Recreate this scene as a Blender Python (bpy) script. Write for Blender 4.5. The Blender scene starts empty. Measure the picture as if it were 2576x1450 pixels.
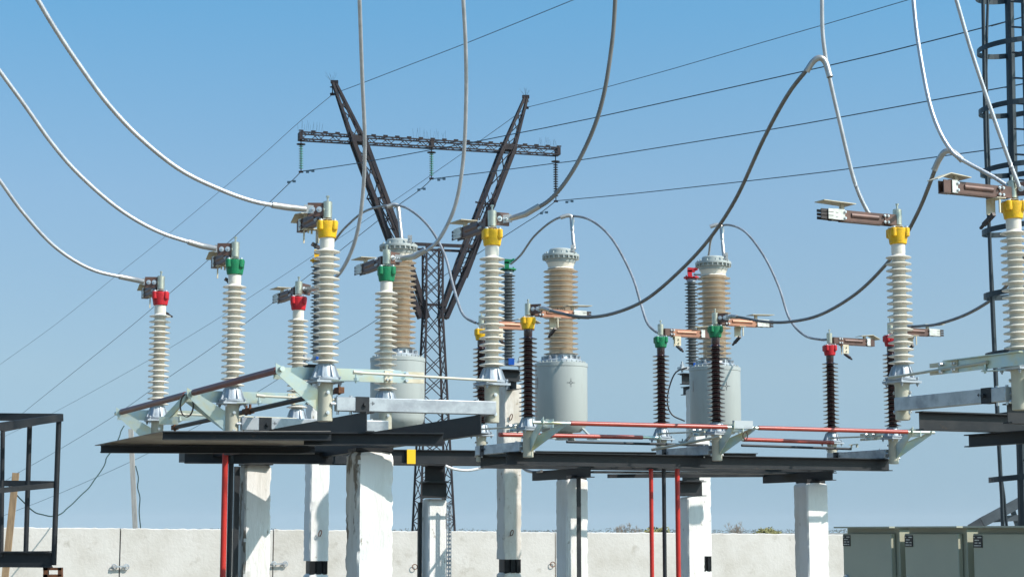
import bpy, bmesh, math, random
from mathutils import Vector as V, Matrix
random.seed(7)
sc = bpy.context.scene
COL = sc.collection

# ------------------------------------------------------------------ camera
F, U0, V0, ZC = 4627.0, 1287.5, 725.0, 2.0
TH = math.atan(612.0 / F)
cs, sn = math.cos(TH), math.sin(TH)
cam = bpy.data.cameras.new("camera")
cam.sensor_width = 36.0
cam.lens = 36.0 * F / 2575.0
cam.clip_start, cam.clip_end = 0.1, 8000.0
camo = bpy.data.objects.new("camera", cam)
camo.location = (0, 0, ZC)
camo.rotation_euler = (math.pi / 2 + TH, 0, 0)
COL.objects.link(camo)
sc.camera = camo

# ------------------------------------------------------------------ light
SUN_AZ, SUN_EL = math.radians(117.0), math.radians(43.0)     # azimuth from +Y towards +X
w = bpy.data.worlds.new("World")
sc.world = w
w.use_nodes = True
nt = w.node_tree
bg = nt.nodes["Background"]
sky = nt.nodes.new("ShaderNodeTexSky")
sky.sky_type = 'NISHITA'
sky.sun_disc = False
sky.sun_elevation = SUN_EL
sky.sun_rotation = SUN_AZ
sky.altitude = 100
sky.air_density = 1.0
sky.dust_density = 2.0
sky.ozone_density = 2.0
bg.inputs["Strength"].default_value = 0.15
# look a little higher into the sky than the true elevation: a clear deep blue down to the horizon
tcw = nt.nodes.new("ShaderNodeTexCoord")
sep = nt.nodes.new("ShaderNodeSeparateXYZ"); nt.links.new(tcw.outputs["Generated"], sep.inputs[0])
mrz = nt.nodes.new("ShaderNodeMapRange")
mrz.inputs["From Min"].default_value, mrz.inputs["From Max"].default_value = 0.0, 1.0
mrz.inputs["To Min"].default_value, mrz.inputs["To Max"].default_value = 0.20, 1.0
nt.links.new(sep.outputs[2], mrz.inputs["Value"])
com = nt.nodes.new("ShaderNodeCombineXYZ")
nt.links.new(sep.outputs[0], com.inputs[0]); nt.links.new(sep.outputs[1], com.inputs[1]); nt.links.new(mrz.outputs[0], com.inputs[2])
nrmz = nt.nodes.new("ShaderNodeVectorMath"); nrmz.operation = 'NORMALIZE'
nt.links.new(com.outputs[0], nrmz.inputs[0])
nt.links.new(nrmz.outputs[0], sky.inputs["Vector"])
tint = nt.nodes.new("ShaderNodeMix"); tint.data_type = 'RGBA'; tint.blend_type = 'MULTIPLY'
tint.inputs[0].default_value = 1.0
ramp = nt.nodes.new("ShaderNodeValToRGB")          # air colour by elevation: paler near the horizon, deeper above
mre = nt.nodes.new("ShaderNodeMapRange")
mre.inputs["From Max"].default_value = 1.0
nt.links.new(sep.outputs[2], mre.inputs["Value"]); nt.links.new(mre.outputs[0], ramp.inputs[0])
el = ramp.color_ramp.elements
for i_, (p_, c_) in enumerate(((.012, (.76, .765, .66)), (.084, (.97, .94, .76)), (.18, (.90, 1.0, .90)), (.276, (.61, .995, .995)), (.60, (.46, .84, 1.0)))):
    e_ = el[i_] if i_ < 2 else el.new(p_)
    e_.position, e_.color = p_, (*c_, 1)
nt.links.new(ramp.outputs[0], tint.inputs[7])
nt.links.new(sky.outputs[0], tint.inputs[6])
nt.links.new(tint.outputs[2], bg.inputs[0])
sl = bpy.data.lights.new("sun", 'SUN')
sl.energy = 4.2
sl.angle = math.radians(0.5)
sl.color = (1.0, 0.925, 0.865)
so = bpy.data.objects.new("sun", sl)
sd = V((math.sin(SUN_AZ) * math.cos(SUN_EL), math.cos(SUN_AZ) * math.cos(SUN_EL), math.sin(SUN_EL)))
so.rotation_euler = sd.to_track_quat('Z', 'Y').to_euler()
so.location = (10, -10, 20)
COL.objects.link(so)
vs = sc.view_settings
vs.view_transform = 'Standard'
vs.look = 'None'
vs.exposure = 0.51
vs.gamma = 1.0

# ------------------------------------------------------------------ helpers
def P(u, v, d):
    """point at depth d (metres along +Y) seen at photo position u, v"""
    dx, dy, dz = u - U0, F * cs + (v - V0) * sn, F * sn - (v - V0) * cs
    k = d / dy
    return V((dx * k, d, ZC + dz * k))

def zv(y, v):
    return P(U0, v, y).z

ALPHA = math.radians(24.5)
E1 = V((math.cos(ALPHA), math.sin(ALPHA), 0))
E2 = V((-math.sin(ALPHA), math.cos(ALPHA), 0))
Z = V((0, 0, 1))

class MB:
    def __init__(s):
        s.v, s.f = [], []
    def add(s, vs, fs):
        o = len(s.v)
        s.v += [V(p) for p in vs]
        s.f += [tuple(i + o for i in f) for f in fs]
        return s
    def box(s, c, size, ax=None):
        c = V(c)
        ax = ax or (V((1, 0, 0)), V((0, 1, 0)), Z)
        h = [a * (d / 2) for a, d in zip(ax, size)]
        vs = [c + h[0] * i + h[1] * j + h[2] * k for k in (-1, 1) for i, j in ((-1, -1), (1, -1), (1, 1), (-1, 1))]
        return s.add(vs, [(3, 2, 1, 0), (4, 5, 6, 7), (0, 1, 5, 4), (1, 2, 6, 5), (2, 3, 7, 6), (3, 0, 4, 7)])
    def prof(s, p0, p1, poly, up=Z):
        """sweep a 2D outline (side, up) from p0 to p1"""
        p0, p1 = V(p0), V(p1)
        d = (p1 - p0).normalized()
        sd_ = d.cross(V(up))
        if sd_.length < 1e-4:
            sd_ = d.cross(V((0, 1, 0)))
        sd_.normalize()
        u = sd_.cross(d)
        n = len(poly)
        vs = [p + sd_ * a + u * b for p in (p0, p1) for a, b in poly]
        fs = [(i, (i + 1) % n, (i + 1) % n + n, i + n) for i in range(n)]
        fs += [tuple(range(n - 1, -1, -1)), tuple(range(n, 2 * n))]
        return s.add(vs, fs)
    def bar(s, p0, p1, w, h, up=Z):
        return s.prof(p0, p1, [(-w / 2, -h / 2), (w / 2, -h / 2), (w / 2, h / 2), (-w / 2, h / 2)], up)
    def ibeam(s, p0, p1, h, b, t=.008, tf=.011, up=Z):
        x, y = b / 2, h / 2
        return s.prof(p0, p1, [(-x, -y), (x, -y), (x, -y + tf), (t / 2, -y + tf), (t / 2, y - tf), (x, y - tf), (x, y),
                               (-x, y), (-x, y - tf), (-t / 2, y - tf), (-t / 2, -y + tf), (-x, -y + tf)], up)
    def angle(s, p0, p1, a, t, up=Z, fx=1):
        return s.prof(p0, p1, [(0, 0), (fx * a, 0), (fx * a, t), (fx * t, t), (fx * t, a), (0, a)][::fx], up)
    def tube(s, p0, p1, r, n=12, r1=None):
        p0, p1 = V(p0), V(p1)
        r1 = r if r1 is None else r1
        d = (p1 - p0).normalized()
        a = d.cross(Z) if abs(d.z) < .95 else d.cross(V((1, 0, 0)))
        a.normalize()
        b = d.cross(a)
        vs = []
        for p, q in ((p0, r), (p1, r1)):
            vs += [p + (a * math.cos(2 * math.pi * i / n) + b * math.sin(2 * math.pi * i / n)) * q for i in range(n)]
        fs = [(i, i + n, (i + 1) % n + n, (i + 1) % n) for i in range(n)]
        fs += [tuple(range(n)), tuple(range(2 * n - 1, n - 1, -1))]
        return s.add(vs, fs)
    def path(s, pts, r, n=10, lobes=0, pitch=.25, flat=None):
        """tube along points; lobes > 0 makes it a stranded cable; r may be a list"""
        pts = [V(p) for p in pts]
        m = len(pts)
        rr = r if isinstance(r, (list, tuple)) else [r] * m
        a = None
        vs, L = [], 0.0
        for i, p in enumerate(pts):
            d = (pts[min(i + 1, m - 1)] - pts[max(i - 1, 0)]).normalized()
            if i:
                L += (p - pts[i - 1]).length
            if a is None:
                a = d.cross(Z) if abs(d.z) < .95 else d.cross(V((1, 0, 0)))
            a = (a - d * a.dot(d)).normalized()
            b = d.cross(a)
            for k in range(n):
                t = 2 * math.pi * k / n + (2 * math.pi * L / pitch if lobes else 0)
                q = rr[i] * (1 if not lobes or k % 2 else .90)
                vs.append(p + (a * math.cos(t) + b * math.sin(t)) * q)
        fs = [(i * n + k, i * n + (k + 1) % n, (i + 1) * n + (k + 1) % n, (i + 1) * n + k) for i in range(m - 1) for k in range(n)]
        fs += [tuple(range(n - 1, -1, -1)), tuple(range((m - 1) * n, m * n))]
        return s.add(vs, fs)
    def lathe(s, prof, n=32, c=(0, 0, 0)):
        c = V(c)
        m = len(prof)
        vs = [c + V((r * math.cos(2 * math.pi * k / n), r * math.sin(2 * math.pi * k / n), z)) for r, z in prof for k in range(n)]
        fs = [(i * n + k, i * n + (k + 1) % n, (i + 1) * n + (k + 1) % n, (i + 1) * n + k) for i in range(m - 1) for k in range(n)]
        fs += [tuple(range(n - 1, -1, -1)), tuple(range((m - 1) * n, m * n))]
        return s.add(vs, fs)
    def plate(s, pts, t):
        pts = [V(p) for p in pts]
        nrm = V((0, 0, 0))
        for i in range(len(pts)):
            a, b = pts[i], pts[(i + 1) % len(pts)]
            nrm += V(((a.y - b.y) * (a.z + b.z), (a.z - b.z) * (a.x + b.x), (a.x - b.x) * (a.y + b.y)))
        nrm.normalize()
        n = len(pts)
        vs = [p + nrm * (t / 2) for p in pts] + [p - nrm * (t / 2) for p in pts]
        fs = [tuple(range(n)), tuple(range(2 * n - 1, n - 1, -1))]
        fs += [(i, i + n, (i + 1) % n + n, (i + 1) % n) for i in range(n)]
        return s.add(vs, fs)
    def build(s, name, mat, parent=None, local=False, loc=None, smooth=35, bevel=0):
        org = V((0, 0, 0))
        if parent is not None and not local:
            r = parent
            while r.parent:
                r = r.parent
            org = V(r.location)
        elif parent is None and loc is not None:
            org = V(loc)
        me = bpy.data.meshes.new(name)
        me.from_pydata([tuple(p - org) for p in s.v], [], s.f)
        bm = bmesh.new()
        bm.from_mesh(me)
        bmesh.ops.recalc_face_normals(bm, faces=bm.faces)
        bm.to_mesh(me)
        bm.free()
        if smooth:
            me.shade_smooth()
            me.set_sharp_from_angle(angle=math.radians(smooth))
        me.materials.append(mat)
        o = bpy.data.objects.new(name, me)
        COL.objects.link(o)
        if parent is not None:
            o.parent = parent
        elif loc is not None:
            o.location = loc
        if bevel:
            b = o.modifiers.new("bevel", 'BEVEL')
            b.width, b.segments, b.limit_method, b.angle_limit = bevel, 2, 'ANGLE', math.radians(50)
        return o

def each(m, name, mat, parent, per=1, **kw):
    """build every closed piece of m (per pieces at a time) as an object of its own"""
    n = len(m.v)
    p = list(range(n))
    def find(i):
        while p[i] != i:
            p[i] = p[p[i]]; i = p[i]
        return i
    for f in m.f:
        for b in f[1:]:
            p[find(b)] = find(f[0])
    order, grp = [], {}
    for f in m.f:
        r = find(f[0])
        if r not in grp:
            grp[r] = []; order.append(r)
        grp[r].append(f)
    out = []
    for k in range(0, len(order), per):
        q, mp = MB(), {}
        for r in order[k:k + per]:
            for f in grp[r]:
                for i in f:
                    if i not in mp:
                        mp[i] = len(q.v); q.v.append(m.v[i])
                q.f.append(tuple(mp[i] for i in f))
        out.append(q.build(name, mat, parent, **kw))
    return out

def tag(o, label=None, cat=None, group=None, kind=None):
    if label: o["label"] = label
    if cat: o["category"] = cat
    if group: o["group"] = group
    if kind: o["kind"] = kind
    return o

def thing(name, label, cat, loc, rz=0.0, group=None):
    o = bpy.data.objects.new(name, None)
    o.empty_display_size = .2
    o.location = loc
    o.rotation_euler = (0, 0, rz)
    COL.objects.link(o)
    return tag(o, label, cat, group)

def spline(pts, step):
    """Catmull-Rom through points, resampled about every step metres"""
    pts = [V(p) for p in pts]
    q = [pts[0] * 2 - pts[1]] + pts + [pts[-1] * 2 - pts[-2]]
    out = []
    for i in range(1, len(q) - 2):
        n = max(2, int((q[i + 1] - q[i]).length / step))
        for k in range(n):
            t = k / n
            out.append(.5 * ((2 * q[i]) + (q[i + 1] - q[i - 1]) * t + (2 * q[i - 1] - 5 * q[i] + 4 * q[i + 1] - q[i + 2]) * t * t
                             + (3 * q[i] - q[i - 1] - 3 * q[i + 1] + q[i + 2]) * t ** 3))
    out.append(pts[-1])
    return out

def pts_uv(uv, d0, d1):
    """photo positions with the depth running evenly from d0 to d1 along the curve"""
    L = [0.0]
    for a, b in zip(uv, uv[1:]):
        L.append(L[-1] + math.hypot(b[0] - a[0], b[1] - a[1]))
    return [P(a[0], a[1], d0 + (d1 - d0) * l / L[-1]) for a, l in zip(uv, L)]

# ------------------------------------------------------------------ materials
def mk(name, col, rough=.5, metal=0.0, col2=None, scale=6.0, lo=.4, hi=.6, stretch=(1, 1, 1), bump=0.0, bscale=60.0,
       coat=0.0, col3=None, scale3=2.0, lo3=.5, hi3=.7, rvar=0.0, detail=5.0, stretch3=(1, 1, 1), spec=.5):
    m = bpy.data.materials.new(name)
    m.use_nodes = True
    t = m.node_tree
    b = t.nodes["Principled BSDF"]
    b.inputs["Base Color"].default_value = (*col, 1)
    b.inputs["Roughness"].default_value = rough
    b.inputs["Metallic"].default_value = metal
    b.inputs["Specular IOR Level"].default_value = spec
    if coat:
        b.inputs["Coat Weight"].default_value = coat
        b.inputs["Coat Roughness"].default_value = .06
    if col2 or bump or rvar:
        tc = t.nodes.new("ShaderNodeTexCoord")
        oi = t.nodes.new("ShaderNodeObjectInfo")
        ad = t.nodes.new("ShaderNodeVectorMath"); ad.operation = 'MULTIPLY_ADD'
        cx = t.nodes.new("ShaderNodeCombineXYZ")
        t.links.new(oi.outputs["Random"], cx.inputs[0]); t.links.new(oi.outputs["Random"], cx.inputs[1]); t.links.new(oi.outputs["Random"], cx.inputs[2])
        t.links.new(cx.outputs[0], ad.inputs[0])
        ad.inputs[1].default_value = (37, 23, 11)
        t.links.new(tc.outputs["Object"], ad.inputs[2])
        def noise(sc_, st, det=detail):
            mp = t.nodes.new("ShaderNodeMapping")
            mp.inputs["Scale"].default_value = st
            t.links.new(ad.outputs[0], mp.inputs[0])
            n = t.nodes.new("ShaderNodeTexNoise")
            n.inputs["Scale"].default_value = sc_
            n.inputs["Detail"].default_value = det
            n.inputs["Roughness"].default_value = .62
            t.links.new(mp.outputs[0], n.inputs["Vector"])
            return n
        if col2:
            def layer(prev, c2, n, lo_, hi_):
                mr = t.nodes.new("ShaderNodeMapRange")
                mr.inputs["From Min"].default_value, mr.inputs["From Max"].default_value = lo_, hi_
                t.links.new(n.outputs["Fac"], mr.inputs["Value"])
                mx = t.nodes.new("ShaderNodeMix"); mx.data_type = 'RGBA'
                t.links.new(mr.outputs[0], mx.inputs[0])
                if prev is None: mx.inputs[6].default_value = (*col, 1)
                else: t.links.new(prev, mx.inputs[6])
                mx.inputs[7].default_value = (*c2, 1)
                return mx.outputs[2]
            n1 = noise(scale, stretch)
            out = layer(None, col2, n1, lo, hi)
            if col3:
                out = layer(out, col3, noise(scale3, stretch3), lo3, hi3)
            t.links.new(out, b.inputs["Base Color"])
            if rvar:
                mr = t.nodes.new("ShaderNodeMapRange")
                mr.inputs["To Min"].default_value, mr.inputs["To Max"].default_value = rough - rvar, rough + rvar
                t.links.new(n1.outputs["Fac"], mr.inputs["Value"])
                t.links.new(mr.outputs[0], b.inputs["Roughness"])
        if bump:
            bp = t.nodes.new("ShaderNodeBump")
            bp.inputs["Strength"].default_value = bump
            bp.inputs["Distance"].default_value = .01
            t.links.new(noise(bscale, stretch).outputs["Fac"], bp.inputs["Height"])
            t.links.new(bp.outputs[0], b.inputs["Normal"])
    return m

M = {}
M['porc_w'] = mk("white_porcelain", (.70, .66, .57), .28, 0, (.60, .55, .45), 7, .4, .7, (1, 1, .4), coat=.3, col3=(.50, .44, .34), scale3=16, lo3=.58, hi3=.8, rvar=.08)
M['porc_b'] = mk("brown_porcelain", (.022, .008, .009), .16, 0, (.030, .012, .012), 8, coat=.5)
M['porc_t'] = mk("tan_porcelain", (.62, .50, .36), .30, 0, (.50, .39, .27), 4, .4, .7, (1, 1, .8), coat=.3, col3=(.38, .29, .20), scale3=14, lo3=.58, hi3=.8)
M['poly_g'] = mk("grey_silicone", (.15, .16, .16), .5, 0, (.11, .12, .12), 8)
M['red'] = mk("red_paint_cap", (.52, .008, .016), .52, 0, (.34, .010, .016), 22, .46, .72, bump=.3, bscale=70, rvar=.12)
M['green'] = mk("green_paint_cap", (.0, .19, .07), .52, 0, (.012, .13, .055), 22, .46, .72, bump=.3, bscale=70, rvar=.12)
M['yellow'] = mk("yellow_paint_cap", (.80, .46, .004), .52, 0, (.55, .30, .012), 22, .46, .72, bump=.3, bscale=70, rvar=.12)
M['tank'] = mk("grey_green_paint", (.37, .40, .375), .42, 0, (.33, .355, .335), 3, .4, .7, (1, 1, .25), col3=(.31, .315, .29), scale3=9, lo3=.6, hi3=.85, stretch3=(1, 1, .2), rvar=.08)
M['galv'] = mk("galvanised_steel", (.46, .49, .50), .42, .45, (.30, .32, .34), 7, .42, .66, (1, 1, 1), rvar=.15, bump=.08, bscale=30)
M['cast'] = mk("cast_aluminium", (.40, .44, .47), .5, .25, (.32, .36, .39), 12, bump=.1)
M['zinc'] = mk("passivated_zinc_plate", (.52, .57, .46), .33, .6, (.44, .56, .58), 5, .40, .60, rvar=.1, col3=(.58, .52, .30), scale3=4, lo3=.5, hi3=.72)
M['cream'] = mk("cream_tube_paint", (.50, .48, .38), .45, 0, (.43, .41, .32), 6, .4, .7)
M['shield'] = mk("pale_cover_plate", (.62, .56, .42), .5, 0, (.50, .44, .30), 10)
M['steel'] = mk("black_painted_steel", (.011, .014, .017), .5, 0, (.026, .027, .028), 4, .42, .7, (1, 1, 1), bump=.08, bscale=25, rvar=.12,
                col3=(.05, .035, .026), scale3=9, lo3=.66, hi3=.74, spec=.35)
M['bolt'] = mk("zinc_bolt", (.60, .63, .64), .32, .7)
M['cop_d'] = mk("tarnished_copper", (.095, .054, .043), .45, .25, (.150, .080, .058), 7, .42, .7, rvar=.1)
M['cop_b'] = mk("bright_copper", (.40, .19, .115), .48, .35, (.25, .12, .08), 6, .42, .75, rvar=.1)
M['silver'] = mk("tinned_contact", (.62, .62, .56), .4, .3, (.50, .50, .45), 12)
M['dark'] = mk("dark_contact", (.03, .022, .02), .5)
M['shaft'] = mk("brown_red_shaft_paint", (.16, .040, .034), .42, 0, (.11, .03, .028), 5, .4, .7, bump=.1, bscale=40)
M['redpipe'] = mk("red_shaft_paint", (.36, .052, .032), .36, 0, (.27, .042, .028), 4, .4, .7, bump=.1, bscale=40)
M['redpole'] = mk("red_pole_paint", (.48, .022, .012), .4, 0, (.36, .018, .012), 4, .4, .7)
M['alu'] = mk("bare_aluminium_cable", (.58, .59, .60), .40, .55, (.42, .43, .44), 9, .4, .7)
M['alu_g'] = mk("shaded_aluminium_cable", (.25, .245, .235), .45, .35, (.19, .185, .175), 4)  # darker copy of the bare aluminium, shade put into its colour
M['alu_m'] = mk("grey_aluminium_cable", (.46, .475, .48), .42, .45, (.34, .35, .355), 4)
M['lug'] = mk("cast_aluminium_lug", (.48, .47, .44), .36, .55, (.42, .40, .37), 20, .4, .65, bump=.2, bscale=80)
M['post'] = mk("whitewashed_concrete", (.70, .69, .65), .85, 0, (.58, .56, .50), 5, .46, .74, (1, 1, .22), bump=.9, bscale=24,
               col3=(.30, .27, .22), scale3=11, lo3=.655, hi3=.70, stretch3=(1, 1, .45), detail=9)
M['post2'] = mk("rough_whitewashed_concrete", (.60, .57, .51), .9, 0, (.46, .41, .33), 4, .42, .68, (1, 1, .3), bump=1.2, bscale=13,
                col3=(.34, .29, .22), scale3=10, lo3=.60, hi3=.70, detail=8)
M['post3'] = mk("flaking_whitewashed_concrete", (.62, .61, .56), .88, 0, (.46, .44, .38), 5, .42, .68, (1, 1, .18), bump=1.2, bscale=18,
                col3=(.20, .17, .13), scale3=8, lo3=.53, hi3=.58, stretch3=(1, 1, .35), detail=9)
M['wall'] = mk("panel_concrete", (.53, .505, .46), .9, 0, (.44, .412, .36), 1.3, .42, .68, bump=.7, bscale=16, detail=10,
               col3=(.33, .30, .25), scale3=3.2, lo3=.60, hi3=.76)
M['tower'] = mk("rusty_dark_tower_paint", (.013, .011, .015), .6, 0, (.030, .021, .020), .8, .4, .65, spec=.25)
M['wire'] = mk("dark_line_wire", (.022, .060, .095), .5, .2)
M['glass'] = mk("green_insulator_glass", (.06, .26, .20), .1, 0, coat=.5)
M['mast'] = mk("dark_blue_mast_paint", (.010, .020, .028), .4, 0, (.016, .028, .036), 3)
M['cab'] = mk("beige_cabinet_paint", (.37, .37, .275), .42, 0, (.34, .345, .26), 2.5, .4, .7, bump=.06, bscale=200)
M['black'] = mk("black_plastic", (.012, .012, .014), .4)
M['blue'] = mk("blue_plastic", (.01, .09, .42), .35)
M['wood'] = mk("weathered_wood", (.36, .24, .13), .8, 0, (.24, .16, .09), 6, .4, .65, (8, 8, .6), bump=.3)
M['woodg'] = mk("grey_wood", (.40, .38, .34), .85, 0, (.28, .27, .25), 6, .4, .65, (8, 8, .6), bump=.3)
M['rope'] = mk("dark_cord", (.02, .05, .05), .7)
M['rust'] = mk("rusty_rebar", (.16, .06, .02), .8, 0, (.09, .035, .015), 20)
M['ground'] = mk("gravel_ground", (.21, .19, .15), .95, 0, (.15, .135, .10), 1.2, .4, .6, bump=.4, bscale=8, col3=(.20, .21, .12), scale3=.3, lo3=.55, hi3=.7)
M['sheet'] = mk("rusty_steel_sheet", (.36, .32, .27), .6, 0, (.20, .17, .145), 2.5, .4, .65, bump=.1)
M['twig'] = mk("bare_twigs", (.32, .27, .215), .9)
M['leaf'] = mk("spring_leaves", (.22, .20, .07), .8, 0, (.15, .15, .05), 3)
M['forest'] = mk("far_forest_foliage", (.04, .06, .03), .9, 0, (.03, .05, .03), .2)
M['white'] = mk("white_cable_sheath", (.70, .70, .68), .5)
M['yelp'] = mk("yellow_marker_paint", (.80, .47, .003), .5)
M['stud'] = mk("zinc_stud", (.56, .55, .43), .30, .75, (.40, .42, .36), 20, .4, .7, rvar=.1)
M['brace'] = mk("dull_grey_steel", (.10, .12, .135), .5, .2, (.07, .085, .095), 5)
M['mark'] = mk("black_marking_paint", (.02, .02, .022), .6)

# ------------------------------------------------------------------ ground
g = MB()
g.add([(-4400, -500, 0), (4400, -500, 0), (4400, 4900, 0), (-4400, 4900, 0)], [(0, 1, 2, 3)])
tag(g.build("ground", M['ground'], smooth=0), kind="structure")

# ------------------------------------------------------------------ disconnector switches
FL, CB = .33, 1.52            # flange plane and underside of the cap above the bottom of the bearing tube

def porcelain(kind):
    rb, rs, n = (.057, .109, 17) if kind == 'w' else (.049, .109, 18)
    z0, z1 = FL + .10, CB + .01
    zs0, zs1 = FL + .165, CB - .115
    pr = [(rb + .006, z0), (rb + .006, zs0 - .04)]
    for i in range(n):
        zc = zs0 + (zs1 - zs0) * i / (n - 1)
        tk = .0 if kind == 'w' else -.002
        pr += [(rb, zc - .021), (rb + .006, zc - .011), (rs - .014, zc - .012), (rs - .002, zc - .010), (rs + .001, zc - .005), (rs - .003, zc - .0005 + tk),
               (rb + .026, zc + .007 + tk), (rb + .007, zc + .013), (rb, zc + .023)]
    pr += [(rb + .003, CB - .075), (rb + .003, z1)]
    return MB().lathe(pr, 36)

MESH = {}
def put(name, key, builder, mat, parent, loc=(0, 0, 0), rz=0.0, smooth=35):
    """a part whose mesh is shared between the switches"""
    if key not in MESH:
        o = builder().build(name, mat, parent, local=True, smooth=smooth)
        MESH[key] = o.data
    else:
        o = bpy.data.objects.new(name, MESH[key])
        COL.objects.link(o)
        o.parent = parent
    o.location = loc
    o.rotation_euler = (0, 0, rz)
    return o

def put_each(name, key, builder, mat, parent, per=1, loc=(0, 0, 0), rz=0.0):
    """like put, with every bolt an object of its own"""
    if key not in MESH:
        obs = each(builder(), name, mat, parent, per, local=True)
        MESH[key] = [o.data for o in obs]
    else:
        obs = []
        for me in MESH[key]:
            o = bpy.data.objects.new(name, me)
            COL.objects.link(o)
            o.parent = parent
            obs.append(o)
    for o in obs:
        o.location = loc
        o.rotation_euler = (0, 0, rz)

def flange_mb():
    m = MB()
    m.lathe([(.118, FL + .006), (.122, FL + .010), (.122, FL + .026), (.094, FL + .034), (.073, FL + .135), (.066, FL + .142)], 32)
    m.box((0, 0, FL - .006), (.235, .235, .018))
    for k in range(8):
        a = 2 * math.pi * k / 8 + .2
        c_, s_ = math.cos(a), math.sin(a)
        p = lambda r, z: V((r * c_, r * s_, z))
        m.plate([p(.07, FL + .03), p(.119, FL + .03), p(.082, FL + .128), p(.07, FL + .128)], .010)
    for k in range(4):
        a = math.pi / 2 * k + math.pi / 4
        x, y = .13 * math.cos(a), .13 * math.sin(a)
        m.tube((x, y, FL - .045), (x, y, FL + .036), .0075, 6)
        m.tube((x, y, FL - .032), (x, y, FL - .016), .014, 6)
        m.tube((x, y, FL + .024), (x, y, FL + .036), .013, 6)
    return m

def cap_mb():
    m = MB()
    m.lathe([(.066, CB - .006), (.073, CB), (.088, CB + .095), (.090, CB + .125), (.084, CB + .130), (.02, CB + .131)], 32)
    for k in range(4):
        a = math.pi / 2 * k + math.pi / 4
        x, y = .080 * math.cos(a), .080 * math.sin(a)
        m.lathe([(.012, CB + .052), (.026, CB + .060), (.028, CB + .07), (.028, CB + .128), (.022, CB + .133)], 14, (x, y, 0))
    return m

def capbolts_mb():
    m = MB()
    for k in range(4):
        a = math.pi / 2 * k + math.pi / 4
        x, y = .080 * math.cos(a), .080 * math.sin(a)
        m.tube((x, y, CB + .131), (x, y, CB + .148), .014, 6)
    return m
def capstrip_mb():
    m = MB()
    z = CB + .136
    pr = [(-.075, z), (-.045, z), (-.033, z + .018), (.033, z + .018), (.045, z), (.075, z)]
    for a, b in zip(pr, pr[1:]):
        m.plate([(a[0], -.03, a[1]), (b[0], -.03, b[1]), (b[0], .03, b[1]), (a[0], .03, a[1])], .005)
    m.tube((0, 0, CB + .145), (0, 0, CB + .170), .014, 10)
    return m

def terminal_mb():
    m = MB()
    m.lathe([(.030, CB + .160), (.038, CB + .164), (.039, CB + .296), (.034, CB + .302), (.008, CB + .303)], 16)
    m.tube((0, 0, CB + .302), (0, 0, CB + .345), .0085, 8)
    m.tube((0, 0, CB + .337), (0, 0, CB + .351), .0145, 6)
    return m

ARMZ = CB + .200
def arm_mb(male):
    """two copper plates with a pressed bead, running along +Y from the terminal"""
    m = MB()
    for sx in (-1, 1):
        x = sx * .030
        m.box((x, .36, ARMZ), (.008, .44, .090))
        m.path([(x - sx * .010, .20 + .012 * k, ARMZ + .004) for k in range(25)], [.008] + [.027] * 23 + [.008], 14)
    m.box((0, .36, ARMZ - .049), (.064, .40, .006))
    return m
def armroot_mb():
    m = MB()
    m.box((-.037, .100, ARMZ), (.010, .11, .092)); m.box((.037, .100, ARMZ), (.010, .11, .092))
    m.box((0, .055, ARMZ), (.078, .03, .092))
    return m
def armbolts_mb():
    m = MB()
    for y in (.125, .16, .545):
        for z in (-.027, .027):
            m.tube((-.06, y, ARMZ + z), (.06, y, ARMZ + z), .006, 6)
            for sx in (-1, 1):
                m.tube((sx * .043, y, ARMZ + z), (sx * .054, y, ARMZ + z), .012, 6)
    return m
def fingers_mb(male):
    m = MB()
    if male:
        for sx in (-1, 1):
            x = sx * .040
            m.box((x, .600, ARMZ + .002), (.008, .11, .092))
            for k in (-1, 0, 1):
                m.box((x, .678, ARMZ + .002 + k * .031), (.008, .05, .026))
            for z in (-.018, .018):
                m.box((x + sx * .006, .62, ARMZ + z), (.004, .022, .006))
    else:
        m.box((-.041, .57, ARMZ), (.008, .05, .10)); m.box((.041, .57, ARMZ), (.008, .05, .10))
    return m
def tips_mb(male):
    m = MB()
    if male:
        for sx in (-1, 1):
            for k in (-1, 0, 1):
                m.box((sx * .028, .70, ARMZ + k * .031), (.009, .13, .024))
            m.box((sx * .031, .64, ARMZ), (.006, .03, .094))
    else:
        m.box((-.030, .625, ARMZ), (.010, .08, .096)); m.box((.030, .625, ARMZ), (.010, .08, .096))
        m.box((0, .625, ARMZ - .05), (.07, .08, .008)); m.box((0, .60, ARMZ + .05), (.07, .03, .008))
    return m
def shield_mb(male):
    m = MB()
    z = ARMZ + .098
    if male:
        m.plate([(-.08, .46, z), (.08, .46, z), (.07, .76, z + .012), (-.07, .76, z + .012)], .006)
        m.box((0, .545, ARMZ + .072), (.03, .03, .052))
    else:
        m.plate([(-.075, .44, z - .02), (.075, .44, z - .02), (.07, .62, z), (-.07, .62, z)], .006)
        m.plate([(-.07, .62, z), (.07, .62, z), (.065, .74, z - .055), (-.065, .74, z - .055)], .006)
        m.box((0, .53, ARMZ + .062), (.03, .03, .05))
    return m
def horn_bracket_mb():
    m = MB()
    z = ARMZ - .055
    m.box((0, .33, z), (.13, .09, .006))
    m.box((.066, .33, z - .06), (.006, .09, .122))
    m.box((-.05, .34, z - .06), (.012, .012, .12))
    for q in (-.02, .02):
        m.tube((.064, .34, z - .06 + q * 1.3), (.085, .34, z - .06 + q * 1.3), .011, 6)
        m.tube((q, .33 + q, z - .035), (q, .33 + q, z + .01), .009, 6)
    return m
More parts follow.
